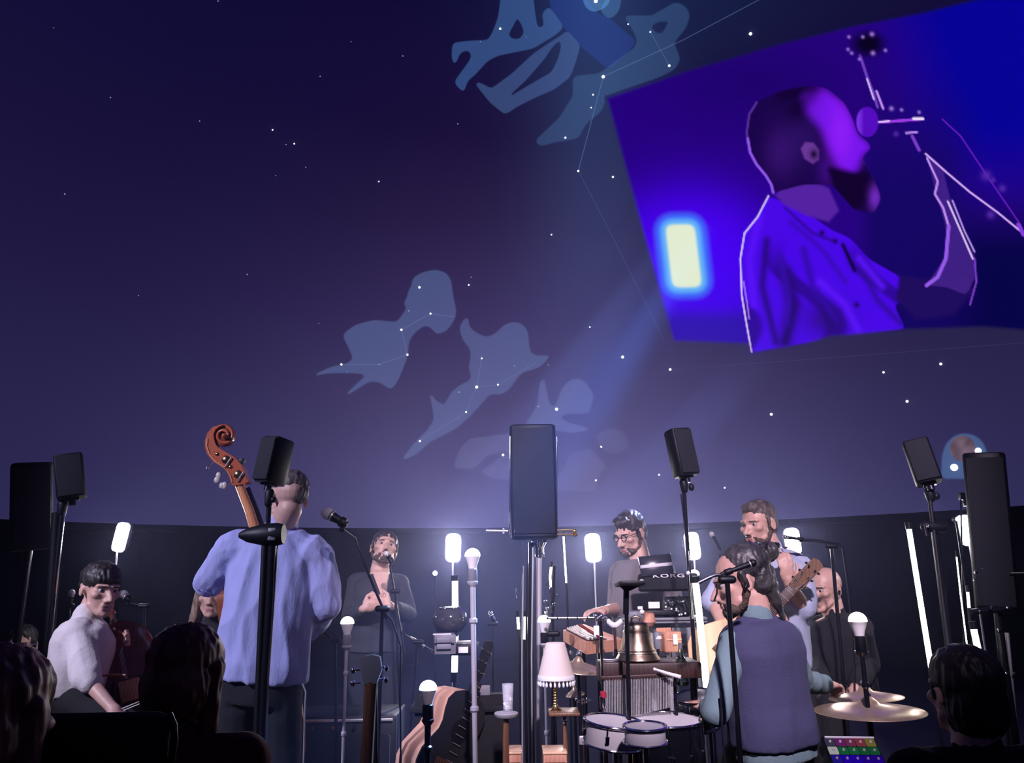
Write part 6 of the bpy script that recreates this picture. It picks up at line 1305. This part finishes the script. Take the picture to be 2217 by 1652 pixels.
for k in range(9): T(MB().ball(P(1318+3.2*k, 1346+8*math.sin(k/8*PI), 3.5), (.010, .008, .013), 10), 'shell', M['plastic_white'], o)
T(MB().cyl(P(1330, 1358, 3.5), P(1333, 1405, 3.5), .006), 'handle', M['darkwood'], o); T(MB().cyl(P(1333, 1405, 3.5), V((P(1333, 1405, 3.5).x, 3.5, 0)), .008), 'post', M['blackm'], o)
# pinkish wooden boxes at the bottom edge
for x0, x1, lab in ((1098, 1128, 'low pinkish wooden box at the bottom edge left of the central pole'), (1178, 1224, 'low pinkish wooden box at the bottom edge right of the central pole')):
    Y = 3.3; cx = (x0+x1)/2; c = P(cx, 1662, Y); o = empty('wooden_case', c-V((0, 0, .06)), lab, 'box'); w = S(x1-x0, Y)
    T(MB().box(c, (w, .12, .12), None, .004), 'case', M['orangewood'], o); T(MB().box(c+V((0, 0, .064)), (w*1.04, .13, .010), None, .003), 'lid', M['spruce'], o)
    for k in range(3): T(MB().box(c+V((0, -.062, .03-.03*k)), (w*.9, .003, .003)), 'slat', M['brownwood'], o)
    q = c-V((0, 0, .06)); T(MB().box((q.x, q.y, q.z/2), (w*.8, .1, q.z), None, .004), 'base', M['black'], o)
# right-hand dark equipment rack
Y = 3.4
o = empty('equipment_rack', V((P(2160, 1652, Y).x, Y, 0)), 'dark stand with small shiny clamps under the right tall speaker', 'rack')
T(MB().cyl(P(2165, 1370, Y), V((P(2200, 1652, Y).x, Y, 0)), .016), 'post', M['blackm'], o); T(MB().cyl(P(2102, 1325, Y), P(2190, 1318, Y), .012), 'cross_bar', M['blackm'], o); T(MB().cyl(P(2180, 1370, Y), P(2205, 1640, Y), .008), 'rod', M['steel'], o)
for x, y, r in ((2122, 1325, 7), (2147, 1316, 6), (2182, 1316, 6), (2163, 1366, 9), (2179, 1458, 4), (2195, 1458, 4), (2113, 1238, 8), (2110, 1255, 5), (2128, 1232, 4), (2153, 1428, 6)): T(MB().box(P(x, y, Y-.03), (S(r, Y), .012, S(r*.6, Y)), rot(0, 0, x), .002), 'clamp_piece', M['chrome'], o)
T(MB().box(P(2204, 1240, Y+.1), (S(30, Y), .01, .004)), 'thin_arm', M['steel'], o)
o = empty('shock_mount', V((P(2080, 1652, 4.5).x, 4.5, 0)), 'dark square microphone mount above the right lamp panel', 'microphone'); T(MB().box(P(2085, 1075, 4.5), (S(16, 4.5), .03, S(16, 4.5)), rot(0, 0, .15), .004), 'housing', M['black'], o); T(MB().box(P(2090, 1090, 4.5), (S(9, 4.5), .02, S(12, 4.5)), None, .003), 'clip', M['black'], o); T(MB().cyl(P(2080, 1082, 4.5), V((P(2080, 1652, 4.5).x, 4.5, 0)), .005), 'pole', M['blackm'], o)
# audience chair
Y = 1.6
o = empty('audience_chair', V((P(225, 1652, Y).x, Y, 0)), 'black audience chair back with a glossy rounded right edge, lower left', 'chair'); a, c = P(78, 1600, Y), P(366, 1600, Y)
b = MB(); zt = P(200, 1543, Y).z; b.box(((a.x+c.x)/2, Y, zt-.20), (c.x-a.x, .05, .40), None, .024); T(b, 'backrest', M['cloth_black'], o)
T(MB().tube([P(366, 1546, Y), P(376, 1570, Y), P(378, 1600, Y), P(372, 1640, Y), P(360, 1680, Y)], .007, 10), 'rim', M['blackm'], o, 'glossy curved edge')
T(MB().box(((a.x+c.x)/2, Y+.24, .44), (c.x-a.x, .44, .07), None, .025), 'seat', M['cloth_black'], o)
for e in (a.x+.03, c.x-.03):
    for f in (.04, .44): T(MB().cyl((e, Y+f, .42), (e, Y+f, 0), .012), 'leg', M['blackm'], o)
# small amplifier and cables behind the bass player
o = empty('amplifier', V((P(760, 1652, 4.4).x, 4.4, 0)), 'dark amplifier box low behind the upright instrument', 'amplifier')
T(MB().box(V((P(740, 1600, 4.4).x, 4.4, .30)), (.62, .36, .58), None, .015), 'cabinet', M['black'], o); T(MB().box(V((P(740, 1600, 4.4).x, 4.21, .27)), (.56, .012, .46), None, .006), 'grille', M['grille'], o); T(MB().box(V((P(740, 1600, 4.4).x, 4.205, .57)), (.58, .012, .012), None, .002), 'trim', M['steel'], o)
for k in range(5): T(MB().lathe([(.010, 0), (.008, .012)], V((P(740, 1600, 4.4).x-.2+.1*k, 4.2, .54)), (0, -1, 0), 10), 'knob', M['chrome'], o)
for i, (pts, lab) in enumerate((([(655, 1480), (662, 1498), (660, 1540), (657, 1652)], 'pale cable hanging at the bass player\'s hip'), ([(830, 1320), (850, 1345), (868, 1400), (866, 1500), (868, 1652)], 'thin cable dropping from the singer\'s microphone stand'), ([(1560, 1500), (1562, 1560), (1570, 1652)], 'black cable beside the drummer\'s arm'))):
    q = [P(x, y, (3.5, 3.3, 2.8)[i]) for x, y in pts]; tag(MB().tube(q, .0035, 6).build('cable', M['black' if i else 'steel'], None, base=q[-1]), lab, 'cable')

o = empty('drum_stick', P(1448, 1460, 2.95), 'pale stick lying slantwise under the dark beam near the bottle', 'stick')
T(MB().tube([P(1418, 1449, 2.98), P(1445, 1458, 2.96), P(1474, 1466, 2.94)], [.004, .006, .007], 10), 'shaft', M['card'], o); T(MB().ball(P(1417, 1449, 2.98), .006, 8), 'tip', M['card'], o)
Y = 4.4
mic(P(1062, 1328, Y), P(1070, 1345, Y), 'small clip microphone on a thin pole between bulb pole and central stand', [P(1066, 1350, Y), V((P(1072, 1652, Y).x, Y, 0))], r=S(5, Y), ballm='chrome')
